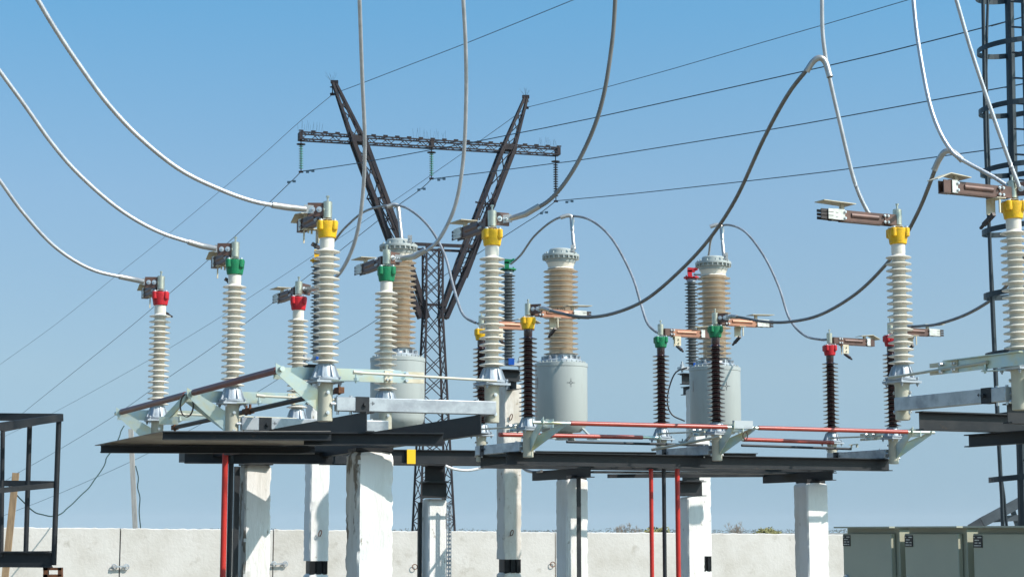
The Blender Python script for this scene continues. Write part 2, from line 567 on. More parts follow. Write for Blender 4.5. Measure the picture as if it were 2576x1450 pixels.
def horn_mb():
    m = MB()
    z = ARMZ - .18
    m.bar((.02, .34, z + .005), (.15, .335, z - .062), .030, .030)
    m.bar((.15, .335, z - .062), (.19, .333, z - .085), .022, .018)
    for k in range(3):
        m.tube((.05 + .035 * k, .345, z - .035 - .018 * k), (.05 + .035 * k, .345, z + .005 - .018 * k), .007, 6)
    return m
def bearing_mb():
    m = MB()
    m.lathe([(.050, 0), (.061, .004), (.0625, .01), (.0625, FL - .04), (.066, FL - .03), (.066, FL - .012)], 24)
    return m
def bearing_bolts_mb():
    m = MB()
    for z in (.07, .235):
        m.tube((-.082, 0, z), (.082, 0, z), .008, 6)
        for sx in (-1, 1):
            m.tube((sx * .066, 0, z), (sx * .078, 0, z), .016, 6)
    return m

def disconnector(label, pa, pb, cap, kind, group, ends, shaft_end, beam_side, view_rot, bolt_rot, cop='cop_d', clamps=None, vee=False, blade=True):
    """one pole: A and B are the flange points of its two rotating insulators; arms swing to local +Y"""
    pa, pb = V(pa), V(pb)
    mid = (pa + pb) / 2
    X = (pb - pa); X.z = 0
    S = X.length
    rz = math.atan2(X.y, X.x)
    root = thing("disconnector_switch", label, "disconnector", (mid.x, mid.y, mid.z - FL), rz, group)
    inv = Matrix.Rotation(-rz, 3, 'Z')
    arm_dir = {GA: ALPHA}.get(group, rz)          # the open arms of the left row stand square to the row
    info = {'root': root, 'rz': rz, 'T': {}}
    xs = {'A': -S / 2, 'B': S / 2}
    for e in 'AB':
        x = xs[e]
        male, hy = ends[e]
        horn = bool(hy)
        dz = (pa.z if e == 'A' else pb.z) - mid.z
        put("bearing_tube", 'bearing', bearing_mb, M['cream'], root, (x, 0, dz))
        b = root.children[-1] if False else None
        tube = [c for c in root.children if c.name.startswith("bearing_tube")][-1]
        put_each("bolt", 'bbolts', bearing_bolts_mb, M['bolt'], tube, 3, (0, 0, 0), bolt_rot - rz)
        ins = put("insulator", 'porc' + kind, lambda: porcelain(kind), M['porc_w' if kind == 'w' else 'porc_b'], root, (x, 0, dz))
        put("flange", 'flange', flange_mb, M['cast'], ins, (0, 0, 0), .1)
        put("cap", 'cap' + cap, cap_mb, M[cap], ins, (0, 0, 0), view_rot - rz)
        put_each("bolt", 'capbolts', capbolts_mb, M['bolt'], ins, 1, (0, 0, 0), view_rot - rz)
        put("cap_strap", 'capstrip', capstrip_mb, M['silver'], ins, (0, 0, 0), view_rot - rz)
        put("terminal_stud", 'terminal', terminal_mb, M['stud'], root, (x, 0, dz), .2)
        arm = put("contact_arm", 'arm' + cop + str(male), lambda: arm_mb(male), M[cop], root, (x, 0, dz), arm_dir - rz)
        arm.scale = (1, 1.08, 1)
        put("arm_root", 'armroot', armroot_mb, M['cop_d'], arm)
        put_each("bolt", 'armbolts', armbolts_mb, M['bolt'], arm, 3)
        put("contact_fingers", 'fing' + str(male), lambda: fingers_mb(male), M['silver'], arm)
        put("contact_tips", 'tips' + str(male), lambda: tips_mb(male), M['dark' if male else 'cop_d'], arm)
        put("cover_plate", 'shield' + str(male), lambda: shield_mb(male), M['shield'], arm)
        if horn:
            sg = 1 if e == 'A' else -1
            ho = V((0, hy - .33, 0))
            ho.rotate(Matrix.Rotation(arm_dir - rz, 3, 'Z'))
            hb = put("earthing_contact", 'hornb', horn_bracket_mb, M['shield'], root, (x + ho.x, ho.y, dz))
            hh = put("horn", 'horn', horn_mb, M['dark'], hb)
            hb.scale = (sg, 1, 1)
        T = V((mid.x, mid.y, mid.z - FL)) + Matrix.Rotation(rz, 3, 'Z') @ V((x, 0, dz + CB + .235))
        info['T'][e] = T
        if clamps and clamps.get(e):
            pu, pv, dd = clamps[e]
            tgt = P(pu, pv, T.y + dd)
            loc = inv @ (tgt - V(root.location)) - V((0, 0, 0))
            t0 = V((x, 0, dz + CB + .235))
            dr = (loc - t0).normalized()
            dr.z *= .25; dr.normalize()
            m = MB()
            m.bar(t0 + dr * .030, t0 + dr * .165, .022, .112)
            cl = m.build("terminal_clamp", M['cop_d'] if cap == 'yellow' else M['cop_d'], root, local=True)
            sdv = dr.cross(Z).normalized()
            for q in (.068, .125):
                bm_ = MB()
                c = t0 + dr * q
                bm_.tube(c - sdv * .045, c + sdv * .045, .008, 8)
                for sg in (-1, 1):
                    bm_.tube(c + sdv * sg * .011, c + sdv * sg * .016, .024, 14)
                    bm_.tube(c + sdv * sg * .016, c + sdv * sg * .028, .014, 6)
                bm_.build("bolt", M['bolt'], cl, local=True)
            info['C' + e] = (T, Matrix.Rotation(rz, 3, 'Z') @ dr)
    # base beam between the tubes
    bz, by = FL - .198, beam_side * .045
    m = MB()
    lo, hi = (-S / 2 + .075, S / 2 + .01) if ends.get('cover', 'B') == 'B' else (-S / 2 - .01, S / 2 - .075)
    m.bar((lo, by, bz), (hi, by, bz), .075, .115)
    beam = m.build("base_beam", M['galv'], root, local=True, bevel=.006)
    m = MB()
    for x in (lo + .13, lo + .02, hi - .16):
        m.tube((x, by, bz + .057), (x, by, bz + .072), .014, 6)
        m.tube((x, by, bz - .085), (x, by, bz - .057), .012, 6)
    for x in (-S / 2 + .06, S / 2 - .06):
        m.tube((x - .03, by - .02, bz), (x + .03, by - .02, bz), .012, 6)
    each(m, "bolt", M['bolt'], beam, 1, local=True)
    m = MB()
    cx = lo + .22
    m.box((cx, by, bz), (.115, .085, .125))
    m.tube((cx + .02, by - .065, bz), (cx + .02, by + .065, bz), .017, 8)
    m.build("clamp_plate", M['steel'], beam, local=True)
    m = MB()                                              # earth mark painted beside the clamp plate
    ex, ys = cx + .085, by + beam_side * .0385
    for k, hh in enumerate((.030, .020, .010)):
        m.box((ex + .008 * k, ys, bz + .01), (.003, .002, hh))
    m.box((ex - .010, ys, bz + .01), (.016, .002, .003))
    m.build("earth_mark", M['mark'], beam, local=True)
    # tie rod between the two cranks
    ry = beam_side * .155
    m = MB()
    x0, x1 = -S / 2 + .22, S / 2 - .02
    m.tube((x0, ry, FL + .055), (x1, ry, FL + .025), .0115, 10)
    m.tube((x0 - .03, ry, FL + .058), (x0 + .05, ry, FL + .051), .018, 6)
    rod = m.build("tie_rod", M['cream'], root, local=True)
    m = MB()
    m.plate([(-S / 2 + .08, beam_side * .06, FL - .012), (x0 + .02, ry - beam_side * .02, FL - .012), (x0 + .02, ry + beam_side * .02, FL - .012), (-S / 2 + .02, beam_side * .12, FL - .012)], .008)
    m.tube((x0 - .005, ry, FL - .03), (x0 - .005, ry, FL + .05), .010, 8)
    m.tube((x0 - .005, ry, FL - .012), (x0 - .005, ry, FL + .012), .020, 6)
    m.build("crank", M['zinc'], root, local=True)
    # earthing bracket(s) and blade
    if shaft_end:
        sg = -1 if shaft_end == 'A' else 1
        xe = xs[shaft_end]
        q = lambda a, b, y=0: V((xe + sg * a, y, FL + b))
        m = MB()
        m.plate([q(.42, .125), q(.345, .085), q(.052, -.085), q(.052, -.27), q(.416, .045)], .010)
        br = m.build("earthing_bracket", M['zinc'], root, local=True)
        if vee:
            m = MB()
            m.plate([q(.42, .08, .30), q(.40, .03, .30), q(.066, -.26, .02), q(.066, -.10, .02)], .010)
            m.build("earthing_bracket", M['zinc'], root, local=True)
        if blade:
            yb = .135
            m = MB()
            m.bar(q(.40, .055, yb), q(-.80, .055, yb), .014, .098)
            m.bar(q(.20, .108, yb + .02), q(-.70, .108, yb + .02), .04, .008)
            bl = m.build("earthing_blade", M['zinc'], root, local=True)
            m = MB()
            m.bar(q(-.55, .055, yb), q(-.62, .055, yb), .030, .10)
            m.bar(q(-.74, .085, yb), q(-.90, .085, yb), .022, .034)
            m.bar(q(-.74, .025, yb), q(-.90, .025, yb), .022, .034)
            each(m, "blade_contact", M['shield'], bl, 1, local=True)
            m = MB()
            for a in (-.57, -.60):
                for z in (.03, .08):
                    m.tube(q(a, z, yb - .035), q(a, z, yb + .035), .010, 6)
            m.tube(q(-.74, .085, yb - .04), q(-.74, .085, yb + .04), .014, 8)
            m.tube(q(-.74, .025, yb - .04), q(-.74, .025, yb + .04), .014, 8)
            each(m, "bolt", M['bolt'], bl, 1, local=True)
    return info

GA = "white insulator disconnector poles in the left row"
GBn = "brown insulator disconnector poles in the middle row"
va = math.radians(8)
EA = {'A': (False, .50), 'B': (True, 0), 'cover': 'B'}
SW = {}
flA = {'Y': ((818, 958), 15.05, (1237, 965), 15.6), 'G': ((584, 1012), 16.9, (969, 1020), 17.4), 'R': ((396, 1055), 18.95, (746, 1062), 19.3)}
fa = {k: (P(*a, d), P(*b, db)) for k, (a, d, b, db) in flA.items()}
SW['YA'] = disconnector("disconnector pole with white insulators and yellow caps, nearest one of the left row", *fa['Y'], 'yellow', 'w', GA, EA, 'A', -1, va, math.radians(-65),
                        clamps={'A': (790, 527, 0), 'B': (1262, 550, .05)})
SW['GA'] = disconnector("disconnector pole with white insulators and green caps, middle of the left row", *fa['G'], 'green', 'w', GA, EA, 'A', -1, va, math.radians(-65), vee=True,
                        clamps={'A': (563, 627, 0), 'B': (985, 650, .05)})
SW['RA'] = disconnector("disconnector pole with white insulators and red caps, farthest of the left row", *fa['R'], 'red', 'w', GA, EA, 'A', -1, va, math.radians(-65),
                        clamps={'A': (378, 709, 0), 'B': (762, 729, .05)})
EB = {'A': (False, .22), 'B': (True, .36), 'cover': 'A'}
nb = {'Y': V((.19, 21.7, 0)), 'G': V((2.51, 22.6, 0)), 'R': V((4.90, 23.7, 0))}
vb = {'Y': 1079, 'G': 1090, 'R': 1101}
fb = {}
for k in nb:
    near = nb[k].copy(); near.z = zv(near.y, vb[k])
    far = near + E2 * 1.38
    fb[k] = (far, near)
nmid = {'Y': "brown insulators and yellow caps, left of the middle row", 'G': "brown insulators and green caps, centre of the middle row", 'R': "brown insulators and red caps, right end of the middle row"}
for k, cap, cl in (('Y', 'yellow', {'B': (1352, 777, -.05)}), ('G', 'green', {'B': (1825, 797, -.05)}), ('R', 'red', {'B': (2270, 817, 0)})):
    SW[k + 'B'] = disconnector("disconnector pole with " + nmid[k], *fb[k], cap, 'b', GBn, EB, 'B', -1, va, math.radians(10),
                               cop='cop_b' if k != 'R' else 'cop_d', clamps=cl, vee=True)
pB = P(2268, 959, 15.7)
pA = P(2562, 925, 15.7 * 378 / 412); pA.z = pB.z
SW['YC'] = disconnector("disconnector pole with white insulators and yellow caps at the right edge, above the cabinets", pA, pB, 'yellow', 'w', None,
                        {'A': (False, .17), 'B': (True, 0), 'cover': 'B'}, 'A', 1, va, math.radians(150), clamps={'A': (2600, 470, -.05)})

# ------------------------------------------------------------------ shafts between the poles
def tubes(name, label, cat, segs, mat, r, group=None, ends=None, n=14):
    base = segs[0][0]
    if len(segs) == 1 and not ends:
        m = MB().tube(segs[0][0], segs[0][1], r, n)
        return tag(m.build(name, mat, None, loc=base), label, cat, group)
    o = thing(name, label, cat, base, 0, group)
    for a, b in segs:
        MB().tube(a, b, r, n).build("tube", mat, o)
    for a, b in ends or ():
        MB().tube(a, b, r * .72, n).build("shaft_end", M['zinc'], o)
    return o

def sw_pt(key, x, y, z):
    s = SW[key]['root']
    return V(s.location) + Matrix.Rotation(s.rotation_euler[2], 3, 'Z') @ V((x, y, z))

def half(key):
    c = [o for o in SW[key]['root'].children if o.name.startswith("insulator")]
    return max(abs(o.location.x) for o in c)

shA = [sw_pt(k, -half(k) - .38, 0, FL + .075) for k in ('YA', 'GA', 'RA')]
dA = (shA[1] - shA[0]).normalized(); dA2 = (shA[2] - shA[1]).normalized()
o = tubes("earthing_shaft", "brown red painted shaft sloping across the brackets of the white left row", "shaft",
          [(shA[0] + dA * .06, shA[1] - dA * .08), (shA[1] + dA2 * .16, shA[2] - dA2 * .07)], M['shaft'], .030,
          ends=[(shA[0] - dA * .05, shA[0] + dA * .08), (shA[1] - dA * .10, shA[1] + dA2 * .18), (shA[2] - dA2 * .09, shA[2] + dA2 * .14)])
m = MB()                                   # flexible strap and lever hanging from the middle of the shaft
c = shA[1] + dA2 * .10
loop = [c + V((0, 0, .05)) + V((-.035, -.02, 0))]
loop = [c + V((.075 * math.sin(t) * .8, -.035, -.085 - .105 * math.cos(t) * -1 - .02)) for t in [math.pi * (-.92 + 1.84 * k / 20) + math.pi for k in range(21)]]
for a, b in zip(loop, loop[1:]):
    m.bar(a, b, .045, .007, up=V((0, 0, 1)) if abs((b - a).normalized().z) < .9 else V((1, 0, 0)))
m.build("copper_strap", M['dark'], o)
m = MB()
m.bar(c + V((0, 0, -.01)), c + V((-.22, .12, -.22)), .022, .055)
m.box(c + V((-.19, .12, -.235)), (.17, .06, .07))
m.build("lever", M['zinc'], o)

rodA = [sw_pt(k, -half(k) + .17, .10, FL - .07) for k in ('YA', 'GA', 'RA')]
for i, lab in ((0, "dark steel link tube between the yellow and green poles of the left row"), (1, "dark steel link tube between the green and red poles of the left row")):
    d = (rodA[i + 1] - rodA[i]).normalized()
    o = tubes("link_tube", lab, "link tube", [(rodA[i] + d * .10, rodA[i + 1] - d * .10)], M['steel'], .022, "link tubes of the left row")
    m = MB()
    for p in (rodA[i] + d * .05, rodA[i + 1] - d * .05):
        m.box(p, (.10, .05, .05), (d, d.cross(Z), Z))
        m.tube(p + V((0, 0, -.035)), p + V((0, 0, .06)), .012, 8)
    each(m, "joint", M['rust'], o, 2)

sB = [sw_pt(k, half(k) + .38, 0, FL + .06) for k in ('YB', 'GB', 'RB')]
d1, d2 = (sB[1] - sB[0]).normalized(), (sB[2] - sB[1]).normalized()
o = tubes("earthing_shaft", "front red shaft in two lengths across the brackets of the brown row", "shaft",
          [(sB[0] + d1 * .36, sB[1] - d1 * .08), (sB[1] + d2 * .36, sB[2] - d2 * .06)], M['redpipe'], .027, "red shafts of the brown row",
          ends=[(sB[0] - d1 * .12, sB[0] + d1 * .4), (sB[1] - d1 * .12, sB[1] + d2 * .4), (sB[2] - d2 * .08, sB[2] + d2 * .36)])
m = MB()
m.box(sB[1] + d2 * .14 + V((0, 0, .035)), (.26, .05, .095), (d2, d2.cross(Z), Z))
ol = m.build("shaft_collar", M['galv'], o)
m = MB()
cc = sB[1] + d2 * .15 - d2.cross(Z) * -.035
lp = [cc + V((.028 * math.sin(t), -.01, -.05 - .10 * (1 - math.cos(t)) / 2)) for t in [2 * math.pi * k / 20 for k in range(21)]]
for a, b in zip(lp, lp[1:]):
    m.bar(a, b, .055, .007, up=V((1, 0, 0)) if abs((b - a).normalized().z) > .7 else Z)
m.build("copper_strap", M['cop_d'], o)
sB2 = [sw_pt(k, -half(k) + .28, 0, FL + .025) for k in ('YB', 'GB', 'RB')]
d1, d2 = (sB2[1] - sB2[0]).normalized(), (sB2[2] - sB2[1]).normalized()
a0, a1, a2 = P(1255, 1092, 22.6), P(1615, 1099, 23.6), P(1870, 1104, 24.0)
o = tubes("earthing_shaft", "rear red shaft in two lengths behind the front shaft of the brown row", "shaft",
          [(a0, a1), (a2, P(2095, 1112, 24.7))], M['redpipe'], .027, "red shafts of the brown row", ends=[(a1, P(1660, 1100, 23.7)), (P(1830, 1103, 23.9), a2)])
o = tubes("link_tube", "thin dark shaft just above the main beam of the brown row", "link tube",
          [(P(1425, 1110, 22.5), P(1780, 1119, 23.6)), (P(1865, 1119, 23.8), P(2140, 1128, 24.6))], M['steel'], .017)
m = MB()
m.tube(P(2140, 1128, 24.6), P(2142, 1118, 24.6), .012, 8); m.bar(P(2135, 1118, 24.6), P(2158, 1116, 24.6), .03, .012); m.tube(P(2155, 1116, 24.6), P(2155, 1124, 24.6), .016, 8)
m.build("joint", M['cream'], o)
tubes("drive_rod", "pale operating rod slanting up to the middle brown pole", "rod", [(P(1640, 1130, 23.4), P(1812, 1097, 22.2))], M['cream'], .018)

# ------------------------------------------------------------------ steel frames
def frame(label, loc, beams, group=None, mats=None):
    root = thing("steel_support_frame", label, "steel frame", loc, 0, group)
    for b in beams:
        kind, p0, p1, h, bw = b[:5]
        m = MB()
        if kind == 'I':
            m.ibeam(p0, p1, h, bw)
        elif kind == 'C':
            y, x = h / 2, bw
            d = (V(p1) - V(p0)).normalized()
            m.prof(p0, p1, [(0, -y), (x, -y), (x, -y + .010), (.008, -y + .010), (.008, y - .010), (x, y - .010), (x, y), (0, y)])
        elif kind == 'B':
            m.bar(p0, p1, bw, h)
        m.build(b[5] if len(b) > 5 else "beam", M['steel'], root)
    return root

yA, rA = SW['YA']['root'].location, SW['RA']['root'].location
def lineA(off, z, e0=-.14, e1=.16, h=.165):
    a = sw_pt('YA', off, 0, 0); b = sw_pt('RA', off, 0, 0)
    d = (b - a); d.z = 0; d.normalize()
    a, b = a + d * e0, b + d * e1
    a.z, b.z = SW['YA']['root'].location.z + z - h / 2, SW['RA']['root'].location.z + z - h / 2
    return a, b
zt = FL - .198 - .0575 - .004
LA, LB = lineA(-.44, zt), lineA(.56, zt)
ztop2 = SW['YA']['root'].location.z + zt - .165 - .004
def e1beam(u0, u1, v, d, h, bw, z):
    a, b = P(u0, v, d), P(u1, v, d)
    L = (b - a).length
    c = (a + b) / 2
    d1_ = V((math.cos(math.radians(6)), math.sin(math.radians(6)), 0))
    a, b = c - d1_ * L / 2, c + d1_ * L / 2
    a.z = b.z = z - h / 2
    return a, b
post2 = P(930, 1135, 15.45)
post1 = P(640, 1168, 19.3)
beams = [('C', *LA, .165, .075), ('C', *LB, .165, .075)]
a, b = e1beam(765, 1115, 1110, 15.15, .10, .12, ztop2); beams.append(('I', a, b, .105, .13))
a, b = e1beam(412, 832, 1104, 14.9, .07, .10, ztop2 - .002); beams.append(('I', a, b, .068, .09))
a, b = e1beam(258, 790, 1137, 16.2, .07, .10, ztop2 - .052); beams.append(('I', a, b, .07, .09))
zz = zv(18.3, 1166)
a, b = e1beam(467, 835, 1150, 18.3, .12, .14, zz + .125); beams.append(('I', a, b, .122, .14))
a, b = e1beam(600, 838, 1140, 18.68, .12, .14, zz + .150); beams.append(('B', a, b, .10, .02))
pl2 = P(930, 1130, 15.45)
beams.append(('B', P(885, 1131, 15.40), P(978, 1131, 15.50), .028, .30, "cap_plate"))
beams.append(('B', P(607, 1167, 18.65), P(680, 1167, 18.75), .020, .28, "cap_plate"))
fA = frame("black steel frame under the white insulators, resting on the two left front posts", (post2.x, post2.y, 0), beams)
# sheet lying on the cross beams
m = MB()
q = [P(408, 1098, 14.95), P(832, 1096, 14.95), P(800, 1128, 16.2), P(238, 1136, 16.3)]
for p in q: p.z = ztop2 + .004
q[2].z = q[3].z = ztop2 - .047
m.plate(q, .006)
tag(m.build("cover_sheet", M['sheet'], None, loc=q[0]), "rust brown steel sheet seen from below, under the left row", "steel sheet")

# brown row frame
zbt = lambda v, d: zv(d, v)
bz0 = SW['YB']['root'].location.z
ztb = bz0 + FL - .198 - .0575 - .004
def row(off, e0, e1_, z, h):
    a, b = sw_pt('YB', off, 0, 0), sw_pt('RB', off, 0, 0)
    d = (b - a); d.z = 0; d.normalize()
    a, b = a + d * e0, b + d * e1_
    zr = SW['RB']['root'].location.z - bz0
    a.z, b.z = z - h / 2, z - h / 2 + zr
    return a, b
beams = [('I', *row(half('YB') - .18, -.20, .05, ztb, .155), .155, .17), ('I', *row(-half('YB') + .12, -.06, -.06, ztb, .155), .155, .15)]
zst = ztb - .155 - .004
for uc, vt, dd in ((1438, 1203, 22.75), (2038, 1212, 24.0)):
    c = P(uc, vt, dd)
    a, b = c - E2 * .50, c + E2 * 1.15
    zr = zst + (SW['RB']['root'].location.z - bz0) * (0.25 if uc < 1500 else .8) - .064
    a.z = b.z = zr
    beams.append(('C', a, b, .12, .06))
    beams.append(('B', c - E1 * .14 + V((0, 0, .012)), c + E1 * .14 + V((0, 0, .012)), .05, .26, "cap_plate"))
beams.append(('B', P(1475, 1186, 23.0), P(2020, 1190, 24.6), .02, .36))
beams.append(('B', P(1530, 1196, 24.0), P(2050, 1193, 25.4), .05, .06))
fB = frame("long black steel frame carrying the brown insulators", (P(1438, 1203, 22.3).x, 22.3, 0), beams)

# right edge frame
cr = SW['YC']['root'].location
ztr = cr.z + FL - .198 - .0575 - .004
hC = half('YC')
def rowC(off, e0, e1_, z, h):
    c = sw_pt('YC', off, 0, 0)
    a, b = c + E1 * e0, c + E1 * e1_
    a.z = b.z = z - h / 2
    return a, b
beams = [('I', *rowC(hC - .14, .06, 3.0, ztr, .16), .16, .11), ('I', *rowC(-hC + .22, .06, 3.0, ztr, .16), .16, .11)]
c = sw_pt('YC', 0, 0, 0) + E1 * .85
a, b = c - E2 * 1.0, c + E2 * .95
a.z = b.z = ztr - .16 - .004 - .055
beams.append(('C', b, a, .11, .06))
beams.append(('B', V((c.x, c.y, -.1)) - E2 * .28 + E1 * .06, V((c.x, c.y, a.z - .06)) - E2 * .28 + E1 * .06, .28, .28, "support_column"))
fC = frame("black steel frame carrying the yellow capped pole at the right edge", (c.x, c.y, 0), beams)

# current transformer support beam
a, b = P(836, 1131, 24.6), P(1890, 1140, 26.9)
zc_ = zv(24.9, 1131)
d = (b - a); d.z = 0; d.normalize()
a.z = zc_ - .097; b.z = zv(26.7, 1138) - .097
fr = [('I', a + E2 * -.12, b + E2 * -.12, .19, .12), ('I', a + E2 * .5, b + E2 * .5, .19, .12)]
p6, p7 = P(1092, 1255, 25.3), P(1738, 1250, 26.5)
for pc, v0, v1, v2 in ((p6, 1170, 1211, 1252), (p7, 1186, 1209, 1247)):
    y = pc.y
    c0 = V((pc.x, y, (zv(y, v0) + zv(y, v1)) / 2)); c1 = V((pc.x, y, (zv(y, v1) + zv(y, v2)) / 2))
    h0, h1 = zv(y, v0) - zv(y, v1), zv(y, v1) - zv(y, v2)
    fr.append(('I', c0 - E1 * .14, c0 + E1 * .14, h0 - .004, .26, "packing_beam"))
    fr.append(('I', c1 - E1 * .18, c1 + E1 * .18, h1 - .004, .26, "packing_beam"))
fD = frame("black steel beams under the grey transformer tanks, with a yellow stripe", (p6.x, p6.y, 0), fr)
s0, s1 = P(1020, 1131, 24.85), P(1041, 1131, 24.85)
am = a + E2 * -.12
dirb = (b - a).normalized()
t0 = ((s0.x - am.x) / dirb.x)
t1 = ((s1.x - am.x) / dirb.x)
m = MB()
nrm = V((dirb.y, -dirb.x, 0))
m.bar(am + dirb * t0 + nrm * .062, am + dirb * t1 + nrm * .062, .004, .192)
m.build("yellow_stripe", M['yelp'], fD)

# ------------------------------------------------------------------ concrete posts
def post(label, u, vtop, d, size, zbot=-.1, alpha=ALPHA, mat='post', group="white concrete posts", rough=.008, top=None, splice=None, loop=None, worn=False):
    c = P(u, vtop, d)
    zt_ = c.z if top is None else top
    root = thing("concrete_post", label, "concrete post", (c.x, c.y, 0), 0, group)
    def col(z0, z1, sz):
        ca, sa = math.cos(alpha), math.sin(alpha)
        h, ch = sz / 2, .018
        base = [(-h, -h + ch), (-h + ch, -h), (-h / 3, -h), (h / 3, -h), (h - ch, -h), (h, -h + ch), (h, -h / 3), (h, h / 3), (h, h - ch), (h - ch, h), (h / 3, h), (-h / 3, h),
                (-h + ch, h), (-h, h - ch), (-h, h / 3), (-h, -h / 3)]
        n = len(base)
        nz = max(2, int((z1 - z0) / .035))
        vs, off = [], [0.0] * n
        for k in range(nz + 1):
            z = z0 + (z1 - z0) * k / nz
            sh = 1.0 if k < nz else .90
            for i, (x, y) in enumerate(base):
                corner = i in (0, 1, 4, 5, 8, 9, 12, 13)
                off[i] = off[i] * .6 + random.uniform(-rough, rough) * (1 if corner else .35)
                f = sh * (1 - max(0, off[i]) * 6) + (off[i] * .5 if not corner else 0)
                px, py = x * f, y * f
                vs.append((c.x + px * ca - py * sa, c.y + px * sa + py * ca, z - (.012 if k == nz and corner else 0)))
        fs = [(k * n + i, k * n + (i + 1) % n, (k + 1) * n + (i + 1) % n, (k + 1) * n + i) for k in range(nz) for i in range(n)]
        fs += [tuple(range(n - 1, -1, -1)), tuple(range(nz * n, nz * n + n))]
        return MB().add(vs, fs)
    if splice:
        za, zb_ = zv(d, splice[0]), zv(d, splice[1])
        col(za, zt_, size).build("shaft", M[mat], root, smooth=28)
        col(zbot, zb_, size * 1.0).build("foot", M[mat], root, smooth=28)
        m = MB()
        m.box((c.x, c.y, (za + zb_) / 2), (size * .78, size * .78, za - zb_ + .02), (E1, E2, Z))
        for s1_ in (-1, 1):
            for s2_ in (-.33, 0, .33):
                m.box(V((c.x, c.y, (za + zb_) / 2)) - E2 * size * .40 + E1 * size * s2_ + E1 * .0, (.07, .05, za - zb_ + .01), (E1, E2, Z))
        m.build("steel_splice", M['steel'], root)
    else:
        sh_ = col(zbot, zt_, size).build("shaft", M[mat], root, smooth=28)
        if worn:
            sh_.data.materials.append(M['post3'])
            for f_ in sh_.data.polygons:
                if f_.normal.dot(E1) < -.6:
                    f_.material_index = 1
    for lu, lv in (loop or []):
        p = P(lu, lv, d - size * .62)
        m = MB()
        m.path([p + V((.020 * math.sin(t) + .012 * math.cos(t), -.01 + .05 * (1 if k in (0, 14) else 0), .045 * math.cos(t))) for k, t in enumerate([math.pi * 1.15 + 1.7 * math.pi * k / 14 for k in range(15)])], .007, 8)
        m.build("lifting_loop", M['rust'], root)
    return root

post("whitewashed concrete post beside the red pole, with the long diagonal shadow", 641, 1168, 18.75, .276, worn=True)
post("widest concrete post, flaking grey left face, under the nearest white pole", 930, 1136, 15.45, .315, rough=.012, worn=True)
post("slim spliced concrete post left of the widest post, rebar loop above a black steel joint", 801, 930, 27.6, .30, splice=(1409, 1441), loop=[(805, 1340)])
post("tall spliced concrete post carrying the green capped arrester, two rebar loops", 1280, 966, 28.6, .30, splice=(1405, 1438), loop=[(1285, 1048), (1287, 1339)], mat='post2')
post("spliced concrete post mostly hidden behind the right transformer tank, narrow black joint near its foot", 1754, 977, 29.6, .29, splice=(1397, 1434))
post("concrete post with a perforated cable tray under the stacked black beams", 1092, 1254, 25.4, .27)
post("concrete post beside the right red pole, under a stack of black beams", 1738, 1249, 26.5, .27)
post("concrete post with a black strip down its front, under the brown row", 1438, 1203, 22.75, .30)
post("concrete post nearest the cabinets, curved crack on its left face", 2038, 1214, 24.0, .325)
# black strip on the post, cable tray, small hooks
c = P(1455, 1200, 22.50)
m = MB(); m.box((c.x, c.y, c.z / 2), (.055, .012, c.z + .02), (E1, E2, Z))
tag(m.build("earthing_strip", M['steel'], None, loc=(c.x, c.y, 0)), "flat black earthing strip down the front of the striped post", "strip")
for uu, vv, dd, ll in ((596, 1172, 18.6, "dark channel running up the left side of the post next to the black pole"), (1056, 1262, 25.35, "dark channel running up the left side of the middle concrete post")):
    c = P(uu, vv, dd)
    m = MB(); m.box((c.x, c.y, c.z / 2), (.05, .045, c.z), (E1, E2, Z))
    tag(m.build("steel_channel", M['steel'], None, loc=(c.x, c.y, 0)), ll, "channel")
c = P(1129, 1262, 25.2)
m = MB()
for sx in (-1, 1):
    m.box((c.x + sx * .030, c.y, c.z / 2), (.012, .02, c.z))
m.box((c.x, c.y + .008, c.z / 2), (.018, .004, c.z))
k = 0
while k * .055 < c.z:
    for sx in (-1, 1):
        m.box((c.x + sx * .0165, c.y + .006, .02 + k * .055), (.017, .004, .028))
    k += 1
o = m.build("cable_tray", M['galv'], None, loc=(c.x, c.y, 0))
tag(o, "perforated galvanised cable tray standing beside the middle concrete post", "cable tray")

# ------------------------------------------------------------------ vertical poles
def vpole(label, u, v0, d, r, mat, group):
    a = P(u, v0, d)
    m = MB(); m.tube((a.x, a.y, -.05), (a.x, a.y, a.z), r, 18)
    o = m.build("drive_pole", M[mat], None, loc=(a.x, a.y, 0))
    tag(o, label, "pole", group)
    m = MB(); m.lathe([(r * 1.15, .10), (r * 1.6, .10), (r * 1.6, .16), (r * 1.15, .16)], 16, (a.x, a.y, 0))
    m.build("collar", M['steel'], o)
gp = "vertical drive poles under the switches"
vpole("red drive pole beside the left front post", 567, 1118, 18.0, .029, 'redpole', gp)
vpole("black drive pole right behind the left red pole", 582, 1118, 18.25, .027, 'steel', gp)
vpole("left one of the two red drive poles under the brown row", 1637, 1178, 22.6, .026, 'redpole', gp)
vpole("black drive pole between the two red poles under the brown row", 1669, 1178, 22.65, .025, 'steel', gp)
vpole("right one of the two red drive poles under the brown row", 1703, 1178, 22.7, .030, 'redpole', gp)

